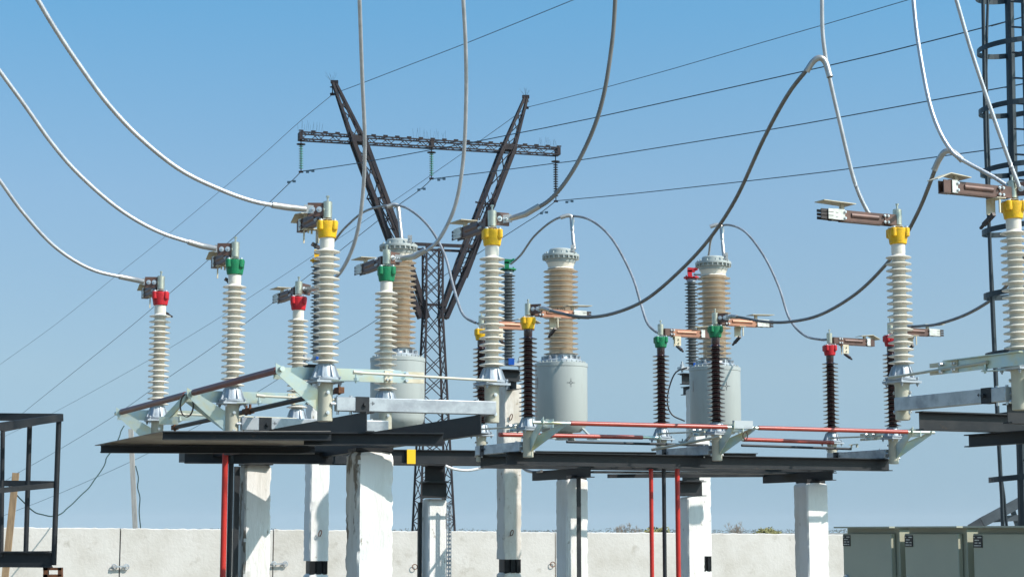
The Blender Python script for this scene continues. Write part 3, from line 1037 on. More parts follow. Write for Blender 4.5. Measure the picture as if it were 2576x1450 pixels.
# ------------------------------------------------------------------ transformers
def transformer(label, u, d, vh, group, txt=False):
    """vh maps named heights of the middle unit to this one"""
    c = P(u, 900, d)
    k = d / 25.9
    ztop = zv(d, vh)
    root = thing("current_transformer", label, "transformer", (c.x, c.y, ztop - 2.73), 0, group)
    L = lambda z: ztop - z                       # heights measured down from the head
    x, y = c.x, c.y
    m = MB()
    R = .37
    m.lathe([(R - .10, L(2.60)), (R - .02, L(2.52)), (R, L(2.46)), (R, L(1.695)), (R + .006, L(1.69)), (R + .006, L(1.64)), (R - .005, L(1.635)), (.10, L(1.632))], 56, (x, y, 0))
    for i in range(28):
        a = 2 * math.pi * i / 28
        m.tube((x + .335 * math.cos(a), y + .335 * math.sin(a), L(1.635)), (x + .335 * math.cos(a), y + .335 * math.sin(a), L(1.612)), .011, 6)
    tank = m.build("tank", M['tank'], root)
    m = MB()
    pz = L(1.93)
    # painted cross mark: hugging the curve of the tank
    def onr(ang, z, rr=R + .0025):
        return V((x + rr * math.sin(ang), y - rr * math.cos(ang), z))
    a0 = math.radians(20)
    for z0_, z1_ in ((-.062, -.012), (.012, .062)):
        m.plate([onr(a0 - .006, pz + z0_), onr(a0 + .006, pz + z0_), onr(a0 + .006, pz + z1_), onr(a0 - .006, pz + z1_)], .002)
    for q0, q1 in ((-.16, -.03), (.03, .16)):
        for j in range(3):
            s0_, s1_ = a0 + q0 + (q1 - q0) * j / 3, a0 + q0 + (q1 - q0) * (j + 1) / 3
            m.plate([onr(s0_, pz - .0025), onr(s1_, pz - .0025), onr(s1_, pz + .0025), onr(s0_, pz + .0025)], .002)
    for qa, qz in ((-.045, 0), (.045, 0), (0, -.018), (0, .018)):
        m.plate([onr(a0 + qa - .016, pz + qz - .006), onr(a0 + qa + .016, pz + qz - .006), onr(a0 + qa + .016, pz + qz + .006), onr(a0 + qa - .016, pz + qz + .006)], .002)
    m.build("cross_mark", M['mark'], tank)
    m = MB()
    a1 = math.radians(-64)
    m.plate([onr(a1 - .008, pz - .07), onr(a1 + .008, pz - .07), onr(a1 + .008, pz + .09), onr(a1 - .008, pz + .09)], .002)
    m.build("line_mark", M['shaft'], tank)
    # collar between tank and insulator
    m = MB()
    m.lathe([(.30, L(1.632)), (.30, L(1.60)), (.285, L(1.585)), (.22, L(1.58)), (.205, L(1.545)), (.20, L(1.50))], 40, (x, y, 0))
    for i in range(16):
        a = 2 * math.pi * i / 16 + .1
        e = V((math.cos(a), math.sin(a), 0))
        m.box(V((x, y, L(1.562))) + e * .245, (.07, .022, .05), (e, e.cross(Z), Z))
    for i in range(20):
        a = 2 * math.pi * i / 20
        m.tube((x + .262 * math.cos(a), y + .262 * math.sin(a), L(1.585)), (x + .262 * math.cos(a), y + .262 * math.sin(a), L(1.555)), .011, 6)
    m.build("collar", M['galv'], root)
    # insulator
    rb, rs = .168, .248
    pr = [(rb, L(1.50)), (rb, L(1.50) + .01)]
    n = 17
    zz0, zz1 = L(1.545) + .045, L(.325)
    for i in range(n):
        z = zz0 + (zz1 - zz0) * i / (n - 1)
        pr += [(rb, z - .013), (rb + .006, z - .005), (rs - .006, z - .005), (rs, z - .002), (rs - .004, z + .001), (rb + .012, z + .008), (rb, z + .016)]
    pr += [(rb, L(.27)), (rb + .008, L(.255)), (rb + .022, L(.205))]
    ins = MB().lathe(pr, 52, (x, y, 0)).build("insulator", M['porc_t'], root)
    m = MB()
    m.lathe([(.192, L(.292)), (.178, L(.275)), (.183, L(.255)), (.200, L(.200)), (.207, L(.198))], 44, (x, y, 0))
    m.build("neck", M['porc_w'], ins)
    # head
    m = MB()
    m.lathe([(.205, L(.205)), (.205, L(.19)), (.212, L(.185)), (.212, L(.165)), (.235, L(.155)), (.235, L(.122)), (.262, L(.122)), (.266, L(.105)), (.262, L(.085)), (.17, L(.078)),
             (.168, L(.022)), (.155, L(.006)), (.13, L(0)), (.02, L(-.002))], 48, (x, y, 0))
    for i in range(22):
        a = 2 * math.pi * i / 22
        e = V((math.cos(a), math.sin(a), 0))
        m.box(V((x, y, L(.140))) + e * .247, (.030, .016, .038), (e, e.cross(Z), Z))
    for i in range(11):
        a = 2 * math.pi * i / 11 + .2
        m.tube((x + .225 * math.cos(a), y + .225 * math.sin(a), L(.085)), (x + .225 * math.cos(a), y + .225 * math.sin(a), L(.055)), .013, 6)
    head = m.build("head", M['tank'], root)
    tx = x + .135
    m = MB()
    m.plate([(tx, y - .185, L(.085)), (tx + .06, y - .185, L(.085)), (tx + .06, y - .185, L(-.03)), (tx, y - .185, L(-.03))], .010)
    m.box((tx + .03, y - .165, L(.088)), (.06, .06, .010))
    for z in (.015, .06):
        m.tube((tx + .03, y - .215, L(z)), (tx + .03, y - .165, L(z)), .013, 6)
    m.build("terminal_plate", M['lug'], head)
    # legs and feet
    for a in (45, 135, 225, 315):
        m = MB()
        e = V((math.cos(math.radians(a) + ALPHA), math.sin(math.radians(a) + ALPHA), 0))
        p0 = V((x, y, L(2.54))) + e * .30
        p1 = V((x, y, L(2.70))) + e * .46
        m.bar(p0, p1, .10, .02, up=e)
        m.box(V((x, y, L(2.705))) + e * .47, (.15, .12, .02), (e, e.cross(Z), Z))
        m.tube(V((x, y, L(2.71))) + e * .50, V((x, y, L(2.66))) + e * .50, .012, 6)
        m.build("leg", M['tank'], root)
    MB().lathe([(.09, L(2.60)), (.09, L(2.71))], 20, (x, y, 0)).build("drain_pipe", M['tank'], root)
    if txt:
        cu = bpy.data.curves.new("inked_number", 'FONT')
        cu.body = "170"
        cu.size = .085
        cu.extrude = .0008
        to = bpy.data.objects.new("inked_number", cu)
        COL.objects.link(to)
        dg = bpy.context.evaluated_depsgraph_get()
        me = bpy.data.meshes.new_from_object(to.evaluated_get(dg))
        bpy.data.objects.remove(to)
        a = math.radians(-24)
        for vtx in me.vertices:
            ang = a + vtx.co.x / (rb + .002)
            zt2 = L(.895) + vtx.co.y * .62
            rr = rb + .0025 + vtx.co.z
            vtx.co = V((x + rr * math.sin(ang), y - rr * math.cos(ang), zt2)) - V(root.location)
        me.materials.append(M['mark'])
        o = bpy.data.objects.new("inked_number", me)
        COL.objects.link(o)
        o.parent = ins
    return root

gt = "grey tank transformers with tan insulators"
transformer("grey tank transformer with tan insulator behind the left white poles", 1000, 25.0, 602, gt)
transformer("grey tank transformer in the middle, number 170 on its tan insulator", 1411, 25.9, 626, gt, True)
transformer("grey tank transformer partly behind the green capped brown insulator", 1797, 26.75, 645, gt)

# ------------------------------------------------------------------ surge arresters
def arrester(label, u, vt, vb_, d, cap, group):
    c = P(u, vb_, d)
    zt_ = zv(d, vt)
    root = thing("surge_arrester", label, "surge arrester", (c.x, c.y, c.z - .30), 0, group)
    x, y = c.x, c.y
    z0, z1 = c.z, zt_ - .16
    rb, n = .060, 27
    pr = [(rb, z0 - .02)]
    for i in range(n):
        z = z0 + .03 + (z1 - z0 - .06) * i / (n - 1)
        rs = .112 if i % 2 == 0 else .096
        pr += [(rb, z - .014), (rs, z - .004), (rs, z + .001), (rb, z + .014)]
    pr += [(rb, z1)]
    MB().lathe(pr, 30, (x, y, 0)).build("insulator", M['poly_g'], root)
    m = MB()
    m.lathe([(.055, z1 - .005), (.078, z1), (.066, z1 + .045), (.05, z1 + .055)], 24, (x, y, 0))
    m.build("top_fitting", M['cast'], root)
    m = MB()
    m.lathe([(.12, z1 + .056), (.125, z1 + .060), (.125, z1 + .078), (.04, z1 + .085)], 20, (x, y, 0))
    m.bar((x - .02, y, z1 + .07), (x - .025, y, z1 + .19), .06, .07, up=V((1, 0, 0)))
    m.bar((x - .06, y, z1 + .20), (x + .06, y, z1 + .19), .06, .07)
    m.tube((x + .03, y, z1 + .19), (x + .10, y - .02, z1 + .22), .028, 12)
    for q in (-.08, .08):
        m.tube((x + q, y, z1 + .03), (x + q, y, z1 + .11), .012, 6)
    m.build("cap", M[cap], root)
    m = MB()
    m.lathe([(.10, z0 - .05), (.10, z0 - .035), (.065, z0 - .03), (.062, z0)], 20, (x, y, 0))
    for q in (-1, 1):
        m.tube(V((x, y, z0 - .13)) + E1 * q * .19, V((x, y, z0 + .05)) + E1 * q * .19, .016, 8)
        m.tube(V((x, y, z0 - .09)) + E1 * q * .19, V((x, y, z0 + .0)) + E1 * q * .19, .034, 10)
    m.bar(V((x, y, z0 - .06)) - E1 * .24, V((x, y, z0 - .06)) + E1 * .24, .14, .04)
    m.build("base_plate", M['galv'], root)
    m = MB()
    m.box((x + .05, y - .12, z0 - .03), (.09, .07, .10))
    m.build("counter_box", M['blue'], root)
    m = MB()
    zb = z0 - .16
    m.ibeam(V((x, y, zb - .08)) - E1 * .20, V((x, y, zb - .08)) + E1 * .20, .16, .12)
    m.ibeam(V((x, y, zb - .245)) - E2 * .30, V((x, y, zb - .245)) + E2 * .30, .13, .10)
    m.box((x, y, zb - .02 + .03), (.44, .20, .012), (E1, E2, Z))
    m.build("bracket", M['steel'], root)
    return root
ga = "grey surge arresters behind the transformers"
arrester("grey surge arrester with yellow cap behind the nearest white insulator", 797, 640, 893, 27.6, 'yellow', ga)
arrester("grey surge arrester with green cap, standing on a tall concrete post", 1278, 663, 906, 28.5, 'green', ga)
arrester("grey surge arrester with red cap, left of the right tan insulator", 1741, 684, 917, 29.6, 'red', ga)

# ------------------------------------------------------------------ cables
def cable(name, label, cat, uv, d0, d1, r, mat, group=None, lugs=(), step=.02, lobes=True, clamp=None, pre=None, post_=None):
    pts = pts_uv(uv, d0, d1)
    if pre is not None: pts = [pre] + pts
    if post_ is not None: pts = pts + [post_]
    sp = spline(pts, step)
    if uv[0][0] < 0 or uv[0][1] < 0:                # runs on towards the gantry outside the picture
        dr_ = (sp[0] - sp[4]).normalized()
        sp = [sp[0] + dr_ * (.02 * k) + V((0, -.1, .08)) * (.02 * k) ** 2 for k in range(150, 0, -1)] + sp
    m = MB()
    m.path(sp, r, 12 if lobes else 10, lobes=6 if lobes else 0, pitch=.16)
    o = m.build(name, M[mat], None, loc=sp[0], smooth=60 if lobes else 40)
    tag(o, label, cat, group)
    for (T, dr) in lugs:
        end = sp[-1] if (sp[-1] - T).length < (sp[0] - T).length else sp[0]
        inner = sp[-12] if end is sp[-1] else sp[11]
        a = T + dr * .150
        mid_ = end + (a - end) * .35
        m = MB()
        mm = (a * .45 + end * .55)
        m.path([inner + (end - inner) * .4, end, mm, a + (mm - a) * .25], [r * 1.32, r * 1.38, r * 1.34, r * 1.15], 14)
        m.bar(a + (mm - a) * .45, a - dr * .05, .018, .07)
        m.build("cable_lug", M['lug'], o, smooth=50)
    return o

def lug(key, e):
    return SW[key]['C' + e]
gc = "heavy aluminium cables to the switch terminals"
R1 = .0205
cable("aluminium_cable", "bright cable sweeping from the upper left to the nearest yellow cap", "cable",
      [(60, -60), (95, 0), (140, 75), (200, 165), (270, 260), (350, 345), (450, 425), (550, 475), (640, 507), (722, 521)], 13.6, 15.0, R1, 'alu', gc, [lug('YA', 'A')])
cable("aluminium_cable", "bright cable from the left edge down to the middle green cap", "cable",
      [(-60, 95), (0, 180), (60, 262), (130, 360), (200, 440), (300, 526), (400, 583), (507, 618)], 15.4, 16.9, R1, 'alu', gc, [lug('GA', 'A')])
cable("aluminium_cable", "lowest bright cable from the left edge, ending at the left red cap", "cable",
      [(-60, 372), (0, 455), (60, 537), (140, 622), (230, 677), (330, 701)], 17.6, 18.95, R1, 'alu', gc, [lug('RA', 'A')])
cable("aluminium_cable", "bright cable dropping from the top past the tower to the second red cap", "cable",
      [(901, -60), (904, 0), (911, 200), (917, 340), (915, 450), (905, 550), (886, 625), (855, 685), (820, 715), (800, 723)], 17.2, 19.0, .0215, 'alu', gc, [lug('RA', 'B')])
cable("aluminium_cable", "bright cable hanging from the top centre to the second green cap", "cable",
      [(1162, -60), (1165, 0), (1171, 120), (1172, 250), (1165, 400), (1145, 515), (1108, 595), (1075, 628), (1042, 645)], 16.2, 17.4, .020, 'alu', gc, [lug('GA', 'B')])
cable("aluminium_cable", "greyer cable curving from the top to the second yellow cap of the left row", "cable",
      [(1549, -60), (1547, 0), (1540, 100), (1520, 230), (1490, 330), (1440, 430), (1385, 500), (1322, 538)], 14.8, 15.6, .0195, 'alu_g', gc, [lug('YA', 'B')])

def tee(o, pts, r):
    m = MB()
    sp = spline(pts, .01)
    m.path(sp, r, 14)
    m.tube(sp[0], sp[1], r * 1.08, 14); m.tube(sp[-2], sp[-1], r * 1.08, 14)
    m.build("tee_clamp", M['lug'], o, smooth=50)
c7 = cable("aluminium_cable", "bright cable from the top right, forking at a tee, down to the single yellow cap", "cable",
           [(2066, -60), (2067, 0), (2068, 70), (2074, 130), (2085, 190), (2110, 300), (2150, 460), (2190, 545), (2215, 560)], 15.6, 16.05, .0195, 'alu', gc)
tee(c7, [P(2028, 180, 15.75), P(2045, 155, 15.72), P(2062, 146, 15.7), P(2076, 158, 15.7), P(2087, 194, 15.68)], .027)
cable("aluminium_cable", "long grey cable looping from the upper tee down to the brown yellow capped pole", "cable",
      [(2035, 168), (1980, 240), (1920, 350), (1850, 500), (1780, 605), (1700, 690), (1620, 755), (1540, 788), (1470, 797), (1410, 787), (1368, 775)], 15.8, 21.6, .0205, 'alu_g', gc, [lug('YB', 'B')])
c8 = cable("aluminium_cable", "bright cable from the top right down to a second tee and the right edge switch", "cable",
           [(2292, -60), (2297, 0), (2308, 100), (2333, 240), (2358, 320), (2390, 376), (2420, 402), (2500, 446), (2545, 476)], 14.9, 14.4, .0185, 'alu', gc)
tee(c8, [P(2349, 428, 15.0), P(2362, 400, 14.95), P(2376, 382, 14.9), P(2394, 381, 14.87), P(2420, 403, 14.83)], .025)
cable("aluminium_cable", "grey cable from the second tee, behind the single yellow cap, to the brown green-capped pole", "cable",
      [(2354, 418), (2335, 470), (2310, 530), (2270, 605), (2225, 668), (2150, 740), (2060, 792), (1980, 809), (1920, 808), (1870, 799), (1842, 795)], 15.1, 22.5, .0185, 'alu_g', gc, [lug('GB', 'B')])
cable("aluminium_cable", "bright cable crossing the ladder mast to the right edge switch", "cable",
      [(2385, -60), (2405, 0), (2440, 120), (2490, 270), (2540, 410), (2563, 470)], 14.2, 14.35, .0175, 'alu', gc)
cable("aluminium_cable", "grey cable rising from the brown red capped pole behind the right edge insulator", "cable",
      [(2288, 821), (2320, 819), (2360, 814), (2430, 790), (2500, 748), (2545, 700), (2580, 640)], 23.5, 16.5, .0185, 'alu_g', gc, [lug('RB', 'B')])
m = MB()
gj = "thinner cables over the transformers"
for lab, uv, dd, lg in (
    ("thin grey cable arching over the left transformer to the hidden brown insulator", [(800, 650), (840, 606), (870, 570), (920, 530), (985, 516), (1030, 527), (1080, 572), (1118, 640), (1140, 720), (1163, 788), (1196, 811), (1206, 812)], (27.5, 22.95), [(1001, 519), (1004, 546), (1007, 573), (1010, 601)]),
    ("thin grey cable arching from the green arrester over the middle transformer", [(1285, 663), (1310, 640), (1345, 592), (1395, 552), (1440, 543), (1490, 556), (1540, 602), (1588, 690), (1612, 765), (1628, 812), (1650, 834), (1661, 836)], (28.4, 23.9), [(1437, 545), (1439, 572), (1441, 599), (1444, 627)]),
    ("thin grey cable arching over the right transformer to the red capped brown insulator", [(1746, 690), (1770, 686), (1782, 640), (1790, 597), (1818, 566), (1870, 580), (1920, 642), (1958, 720), (1985, 800), (2022, 842), (2062, 853), (2080, 853)], (29.5, 25.0), [(1814, 570), (1816, 596), (1818, 622), (1821, 649)])):
    o = cable("jumper_cable", lab, "cable", uv, dd[0], dd[1], .0195, 'alu_m', gj, step=.03)
    pt = pts_uv(uv, *dd)
    i = min(range(len(uv)), key=lambda j: abs(uv[j][0] - lg[0][0]))
    dy = pt[i].y
    q = [P(a, b, dy + (-.17 - 0) * k / 3) for k, (a, b) in enumerate(lg)]
    sp = spline(q, .02)
    m = MB(); m.path(sp, [.031 if k < len(sp) * .42 else (.022 if k < len(sp) * .47 else .028) for k in range(len(sp))], 12)
    m.path(spline([P(lg[0][0] - 28, uv[i][1] + 4, dy), P(lg[0][0] - 10, uv[i][1] - 1, dy), P(*lg[0], dy), P(lg[0][0] + 3, lg[0][1] + 14, dy)], .02), .031, 12)
    m.build("drop_lug", M['lug'], o, smooth=50)
o = cable("sensor_cable", "thin black cable looping from the red arrester base to its post", "cable", [(1728, 924), (1700, 935), (1684, 970), (1678, 1010), (1690, 1042), (1722, 1058)], 29.4, 29.4, .012, 'black', lobes=False, step=.05)
o = cable("conduit", "pale conduit sagging under the striped black beam", "cable", [(1120, 1170), (1140, 1178), (1175, 1182), (1215, 1175), (1250, 1168)], 24.8, 25.0, .018, 'white', lobes=False, step=.05)
cable("conduit", "grey conduit sagging between the beam and the brown row frame", "cable", [(1310, 1172), (1325, 1182), (1345, 1186), (1362, 1184)], 25.0, 23.4, .02, 'alu_g', lobes=False, step=.05)

# ------------------------------------------------------------------ concrete boundary wall
AW = math.radians(20)
W0, WD, WL = P(303, 1337, 34.0), V((math.cos(AW), math.sin(AW), 0)), 2.85
WN = V((-WD.y, WD.x, 0))
def wall_at(u):
    """point of the wall line seen at photo column u"""
    k = (u - U0) / (F / cs)
    t = (k * W0.y - W0.x) / (WD.x - k * WD.y)
    return W0 + WD * t
wroot = thing("concrete_wall", "pale grey concrete panel wall along the far side of the yard", "wall", (W0.x, W0.y, 0))
for i in range(-6, 14):
    a, b = W0 + WD * (WL * i), W0 + WD * (WL * (i + 1))
    n, vs = 44, []
    yo = random.uniform(-.012, .012)
    bump_ = random.uniform(-.015, .015)
    for k in range(n + 1):
        t = k / n
        p = a + (b - a) * (.004 + .992 * t) + WN * yo
        u = U0 + p.x / p.y * F / cs
        zt_ = zv(p.y, 1327 + (u - 300) * .0085) + bump_ * (.4 - t) + random.uniform(-.010, .006)
        for o_, z in ((0, -.1), (0, zt_ - .015), (.02, zt_), (.16, zt_), (.16, -.1)):
            q_ = p + WN * o_
            vs.append((q_.x, q_.y, z))
    fs = [(k * 5 + j, (k + 1) * 5 + j, (k + 1) * 5 + j + 1, k * 5 + j + 1) for k in range(n) for j in range(4)]
    fs += [(0, 1, 2, 3, 4), tuple(n * 5 + j for j in (4, 3, 2, 1, 0))]
    MB().add(vs, fs).build("wall_panel", M['wall'], wroot, smooth=0)
for hu, hv in ((303, 1424), (703, 1417), (1043, 1424), (1390, 1418)):
    wp = wall_at(hu)
    c = P(hu, hv, wp.y - .04)
    if hu < 800:
        m = MB()
        for q in (-.11, .11):
            m.path([c + WD * (q + .045 * math.cos(t)) + V((0, 0, .045 * math.sin(t))) for t in [2 * math.pi * k / 14 for k in range(15)]], .011, 8)
        m.bar(c - WN * .02 - WD * .14, c - WN * .02 + WD * .14 + V((0, 0, .01)), .028, .028)
        m.build("panel_hook", M['galv'], wroot)
    else:
        m = MB(); m.path([c + WD * (.05 * math.cos(t)) + V((0, 0, .05 * math.sin(t))) for t in [2 * math.pi * k / 14 for k in range(15)]], .008, 8)
        m.build("panel_hook", M['rust'], wroot)

# ------------------------------------------------------------------ steel railing platform, left edge
DR = 17.5
q = lambda u, v, d=DR: P(u, v, d)
root = thing("steel_platform", "black steel railing platform cut off by the left edge", "platform", (q(100, 1400).x, DR, 0))
m = MB(); m.bar(q(-260, 1045), q(157, 1049), .06, .07); m.bar(q(-200, 1100, DR - 2.6), q(157, 1049, DR), .02, .07)
m.bar(q(5, 1079, DR - .3), q(140, 1052, DR + .02), .06, .05)
m.build("top_rail", M['steel'], root)
m = MB(); m.bar(q(-260, 1211), q(147, 1216), .03, .055); m.bar(q(-40, 1236, DR - .5), q(145, 1218, DR + .03), .03, .05)
m.build("mid_rail", M['steel'], root)
for u0, u1, v0, v1, r in ((75, 65, 1058, 1385, .024), (148, 135, 1058, 1420, .026), (7, 3, 1075, 1400, .022)):
    m = MB(); m.tube(q(u0, v0), q(u1, v1), r, 12); m.build("rail_post", M['steel'], root)
m = MB(); m.ibeam(q(-260, 1404), q(131, 1407), .14, .08); m.bar(q(-260, 1388), q(127, 1386), .10, .012)
m.build("floor_beam", M['steel'], root)
m = MB()
m.bar(q(110, 1429), q(157, 1429), .06, .025); m.bar(q(116, 1426), q(116, 1460), .06, .04); m.bar(q(152, 1426), q(152, 1447), .06, .035); m.bar(q(110, 1447), q(157, 1447), .06, .03)
m.build("bracket", M['rust'], root)
m = MB()
a = q(-60, 1460)
m.bar((a.x, a.y, 0), (a.x, a.y, a.z + .1), .12, .12, up=V((0, 1, 0))); a = q(-180, 1460); m.bar((a.x, a.y, 0), (a.x, a.y, a.z + .1), .12, .12, up=V((0, 1, 0)))
a = q(133, 1452); m.bar((a.x, a.y, 0), (a.x, a.y, a.z), .05, .05, up=V((0, 1, 0)))
each(m, "leg", M['steel'], root)

# wooden plank, slanted pole, cord
a, b = P(40, 1188, 30), P(18, 1340, 30); b2 = b + (b - a) * .9; b2.z = 0
m = MB(); m.bar(b2, a, .11, .03, up=V((0, 1, 0)))
tag(m.build("wooden_plank", M['wood'], None, loc=b2), "brown wooden plank standing behind the left railing", "plank")
a, b = P(329, 1078, 36), P(343, 1340, 36); b2 = b.copy(); b2.z = 0; b2.x += .12
m = MB(); m.bar(b2, a, .09, .05, up=V((0, 1, 0)))
tag(m.build("wooden_pole", M['woodg'], None, loc=b2), "thin grey wooden pole in front of the wall, left of the red pole", "pole")
uv = [(312, 1070), (300, 1098), (268, 1150), (262, 1170), (238, 1205), (205, 1243), (180, 1268), (158, 1288), (130, 1297), (108, 1293), (85, 1285), (60, 1262), (38, 1238), (10, 1200)]
uv2 = []
for a, b in zip(uv, uv[1:]):
    uv2 += [a, ((a[0] + b[0]) / 2 + random.uniform(-3, 3), (a[1] + b[1]) / 2 + random.uniform(-3, 3))]
cable("slack_cord", "dark crinkled cord sagging between the wooden pole and the plank", "cord", uv2, 34, 30, .011, 'rope', lobes=False, step=.05)
cable("slack_cord", "short dark cord hanging down beside the grey wooden pole", "cord", [(341, 1170), (348, 1200), (346, 1225), (352, 1250), (350, 1285), (354, 1330)], 36, 36, .011, 'rope', lobes=False, step=.05)

# ------------------------------------------------------------------ cabinets
CF = P(2117, 1322, 14.63)
W, DEP, ZT, ZB = .68, .36, zv(14.63, 1322.5), .55
for i, lab in enumerate(("beige control cabinet farthest left in the row, next to the wall", "beige control cabinet in the middle of the row", "beige control cabinet cut off by the right edge of the photo")):
    o0 = CF - E2 * (.80 * i)
    root = thing("control_cabinet", lab, "cabinet", (o0.x, o0.y, 0), 0, "beige control cabinets in a row")
    ax = (-E2, E1, Z)
    at = lambda s, t, z: V((o0.x, o0.y, 0)) - E2 * s + E1 * t + V((0, 0, z))
    m = MB(); m.box(at(W / 2, .05 + DEP / 2, (ZT - .011 + ZB) / 2), (W, DEP, ZT - .011 - ZB), ax); m.build("body", M['cab'], root, bevel=.004)
    m = MB(); m.box(at(W / 2 - .015, .022, (ZT - .055 + ZB + .03) / 2), (W - .05, .044, ZT - .055 - ZB - .03), ax); door = m.build("door", M['cab'], root, bevel=.006)
    m = MB(); m.box(at(W / 2 + .0, DEP / 2 - .005, ZT - .008), (W + .05, DEP + .11, .012), ax); m.build("roof", M['cab'], root)
    m = MB()
    for s in (.06, W - .06):
        for t in (.10, DEP):
            m.box(at(s, t, ZB / 2), (.05, .05, ZB), ax)
    each(m, "leg", M['steel'], root)
    zl = ZT - .055 - .345
    m = MB()
    c = at(.055, -.004, zl)
    m.tube(c + E1 * .006, c - E1 * .012, .027, 20); m.tube(c - E1 * .010, c - E1 * .022, .018, 16)
    lk = m.build("lock", M['bolt'], door, smooth=40)
    m = MB()
    m.tube(c - E1 * .020, c - E1 * .026, .011, 12)
    m.tube(c - E1 * .014 + V((0, 0, -.02)), c - E1 * .02 + V((0, 0, -.055)) + E2 * .02, .012, 10)
    m.tube(c - E1 * .012 + V((0, 0, -.048)) + E2 * .014, c - E1 * .026 + V((0, 0, -.048)) + E2 * .014, .020, 14)
    m.build("key_flap", M['black'], lk)
    m = MB()
    pc = at(.065, -.003, ZT - .055 - .055)
    m.box(pc, (.095, .006, .085), ax)
    pt = m.build("name_plate", M['black'], door)
    m = MB()
    for r_, segs in enumerate(([(.0, .012), (.045, .04)], [(.012, .026), (.042, .016)], [(.010, .03), (.055, .022)], [(.004, .05), (.062, .014)])):
        for s0_, l_ in segs:
            m.box(pc - E2 * (-.040 + s0_ + l_ / 2) - E1 * .0042 + V((0, 0, .028 - .019 * r_)), (l_, .002, .006), ax)
    m.build("plate_print", M['silver'], pt)

# ------------------------------------------------------------------ ladder mast on the right
DM = 18.2
root = thing("ladder_mast", "tall dark steel mast with caged ladder at the right edge", "mast", (P(2580, 1337, DM).x, DM, 0))
def mcol(uv, r, name, d=DM):
    m = MB()
    q_ = [P(a, b, d) for a, b in uv]
    sp = spline(q_, .4)
    sp = [sp[0] + (sp[0] - sp[1]).normalized() * 4] + sp
    m.path(sp, r, 8)
    return m.build(name, M['mast'], root)
low = P(2578, 1337, DM); 
mcol([(2532, -120), (2538, 0), (2543, 250), (2549, 480), (2560, 900), (2572, 1300), (2580, 1830)], .046, "mast_leg")
mcol([(2468, -120), (2472, 0), (2478, 350), (2487, 560), (2496, 800), (2508, 1050), (2516, 1200), (2522, 1330), (2530, 1830)], .019, "ladder_stile", DM - .35)
mcol([(2480, -120), (2484, 0), (2480, 180), (2488, 430), (2486, 520), (2498, 760), (2509, 1010), (2518, 1200), (2532, 1330), (2540, 1830)], .014, "ladder_stile", DM - .30)
mcol([(2568, -120), (2572, 0), (2580, 350), (2600, 1000), (2610, 1400), (2612, 1830)], .020, "ladder_stile", DM - .30)
mcol([(2660, -120), (2664, 0), (2680, 900), (2690, 1830)], .046, "mast_leg", DM + .5)
for v in (-780, -630, -480, -325, -170, -20, 120, 272, 425, 575, 735, 885, 1040, 1197):
    m = MB()
    uc = 2545 + v * .030
    c = P(uc, v, DM - .32)
    R_ = .355
    pts = []
    for k in range(41):
        t = 2 * math.pi * k / 40
        pts.append(c + V((R_ * math.cos(t), R_ * .95 * math.sin(t), .035 * math.cos(t))))
    for a, b in zip(pts, pts[1:]):
        m.bar(a, b, .006, .052)
    m.build("cage_hoop", M['mast'], root)
for k in range(40):
    v = -60 + 64 * k
    if v > 1330: break
    m = MB()
    a, b = P(2543 + v * .027, v, DM - .1), P(2574 + v * .028, v + 2, DM - .28)
    m.tube(a, b + (b - a) * 1.2, .010, 8); m.build("rung", M['mast'], root)
m = MB()
for jb, (a, b, t) in enumerate((((2470, 1312), (2640, 1222), .10), ((2480, 1306), (2640, 1296), .06), ((2545, 1278), (2562, 1330), .05), ((2556, 1272), (2640, 1282), .05), ((2440, 1330), (2480, 1306), .10))):
    DD = DM + .6 + .045 * jb
    m.bar(P(*a, DD), P(*b, DD), .03, t)
each(m, "base_brace", M['brace'], root)

# ------------------------------------------------------------------ transmission tower
DT = 120.0
TL, TR = P(755, 343, DT), P(1402, 380, DT * 1.042)
TR.z = TL.z
axT = (TR - TL).normalized()
ayT = V((-axT.y, axT.x, 0))
troot = thing("transmission_tower", "dark rusty lattice transmission tower with a vee top beyond the wall", "tower", (P(1090, 1337, DT + 2.2).x, DT + 2.2, 0))
def lattice(m, p0, p1, w0, w1, ax, ay, n, ch, lc, faces=4):
    """four chords with zig-zag lacing on the faces"""
    p0, p1 = V(p0), V(p1)
    c0 = [p0 + ax * sx * w0[0] / 2 + ay * sy * w0[1] / 2 for sx, sy in ((-1, -1), (1, -1), (1, 1), (-1, 1))]
    c1 = [p1 + ax * sx * w1[0] / 2 + ay * sy * w1[1] / 2 for sx, sy in ((-1, -1), (1, -1), (1, 1), (-1, 1))]
    for a, b in zip(c0, c1):
        m.bar(a, b, ch, ch, up=ay)
    for f in range(4):
        a0, a1, b0, b1 = c0[f], c1[f], c0[(f + 1) % 4], c1[(f + 1) % 4]
        for k in range(n):
            t0_, t1_ = k / n, (k + 1) / n
            pa, pb = a0.lerp(a1, t0_), b0.lerp(b1, t1_)
            if k % 2: pa, pb = b0.lerp(b1, t0_), a0.lerp(a1, t1_)
            m.bar(pa, pb, lc, lc * .7, up=ay)
def xlattice(m, corners, n, ch, lc, horiz=True):
    """corner lines of a leg body; X bracing on every face"""
    for a, b in corners:
        m.bar(a, b, ch, ch, up=axT)
    for f in range(4):
        (a0, a1), (b0, b1) = corners[f], corners[(f + 1) % 4]
        for k in range(n):
            t0_, t1_ = k / n, (k + 1) / n
            m.bar(a0.lerp(a1, t0_), b0.lerp(b1, t1_), lc, lc * .6, up=ayT)
            m.bar(b0.lerp(b1, t0_), a0.lerp(a1, t1_), lc, lc * .6, up=ayT)
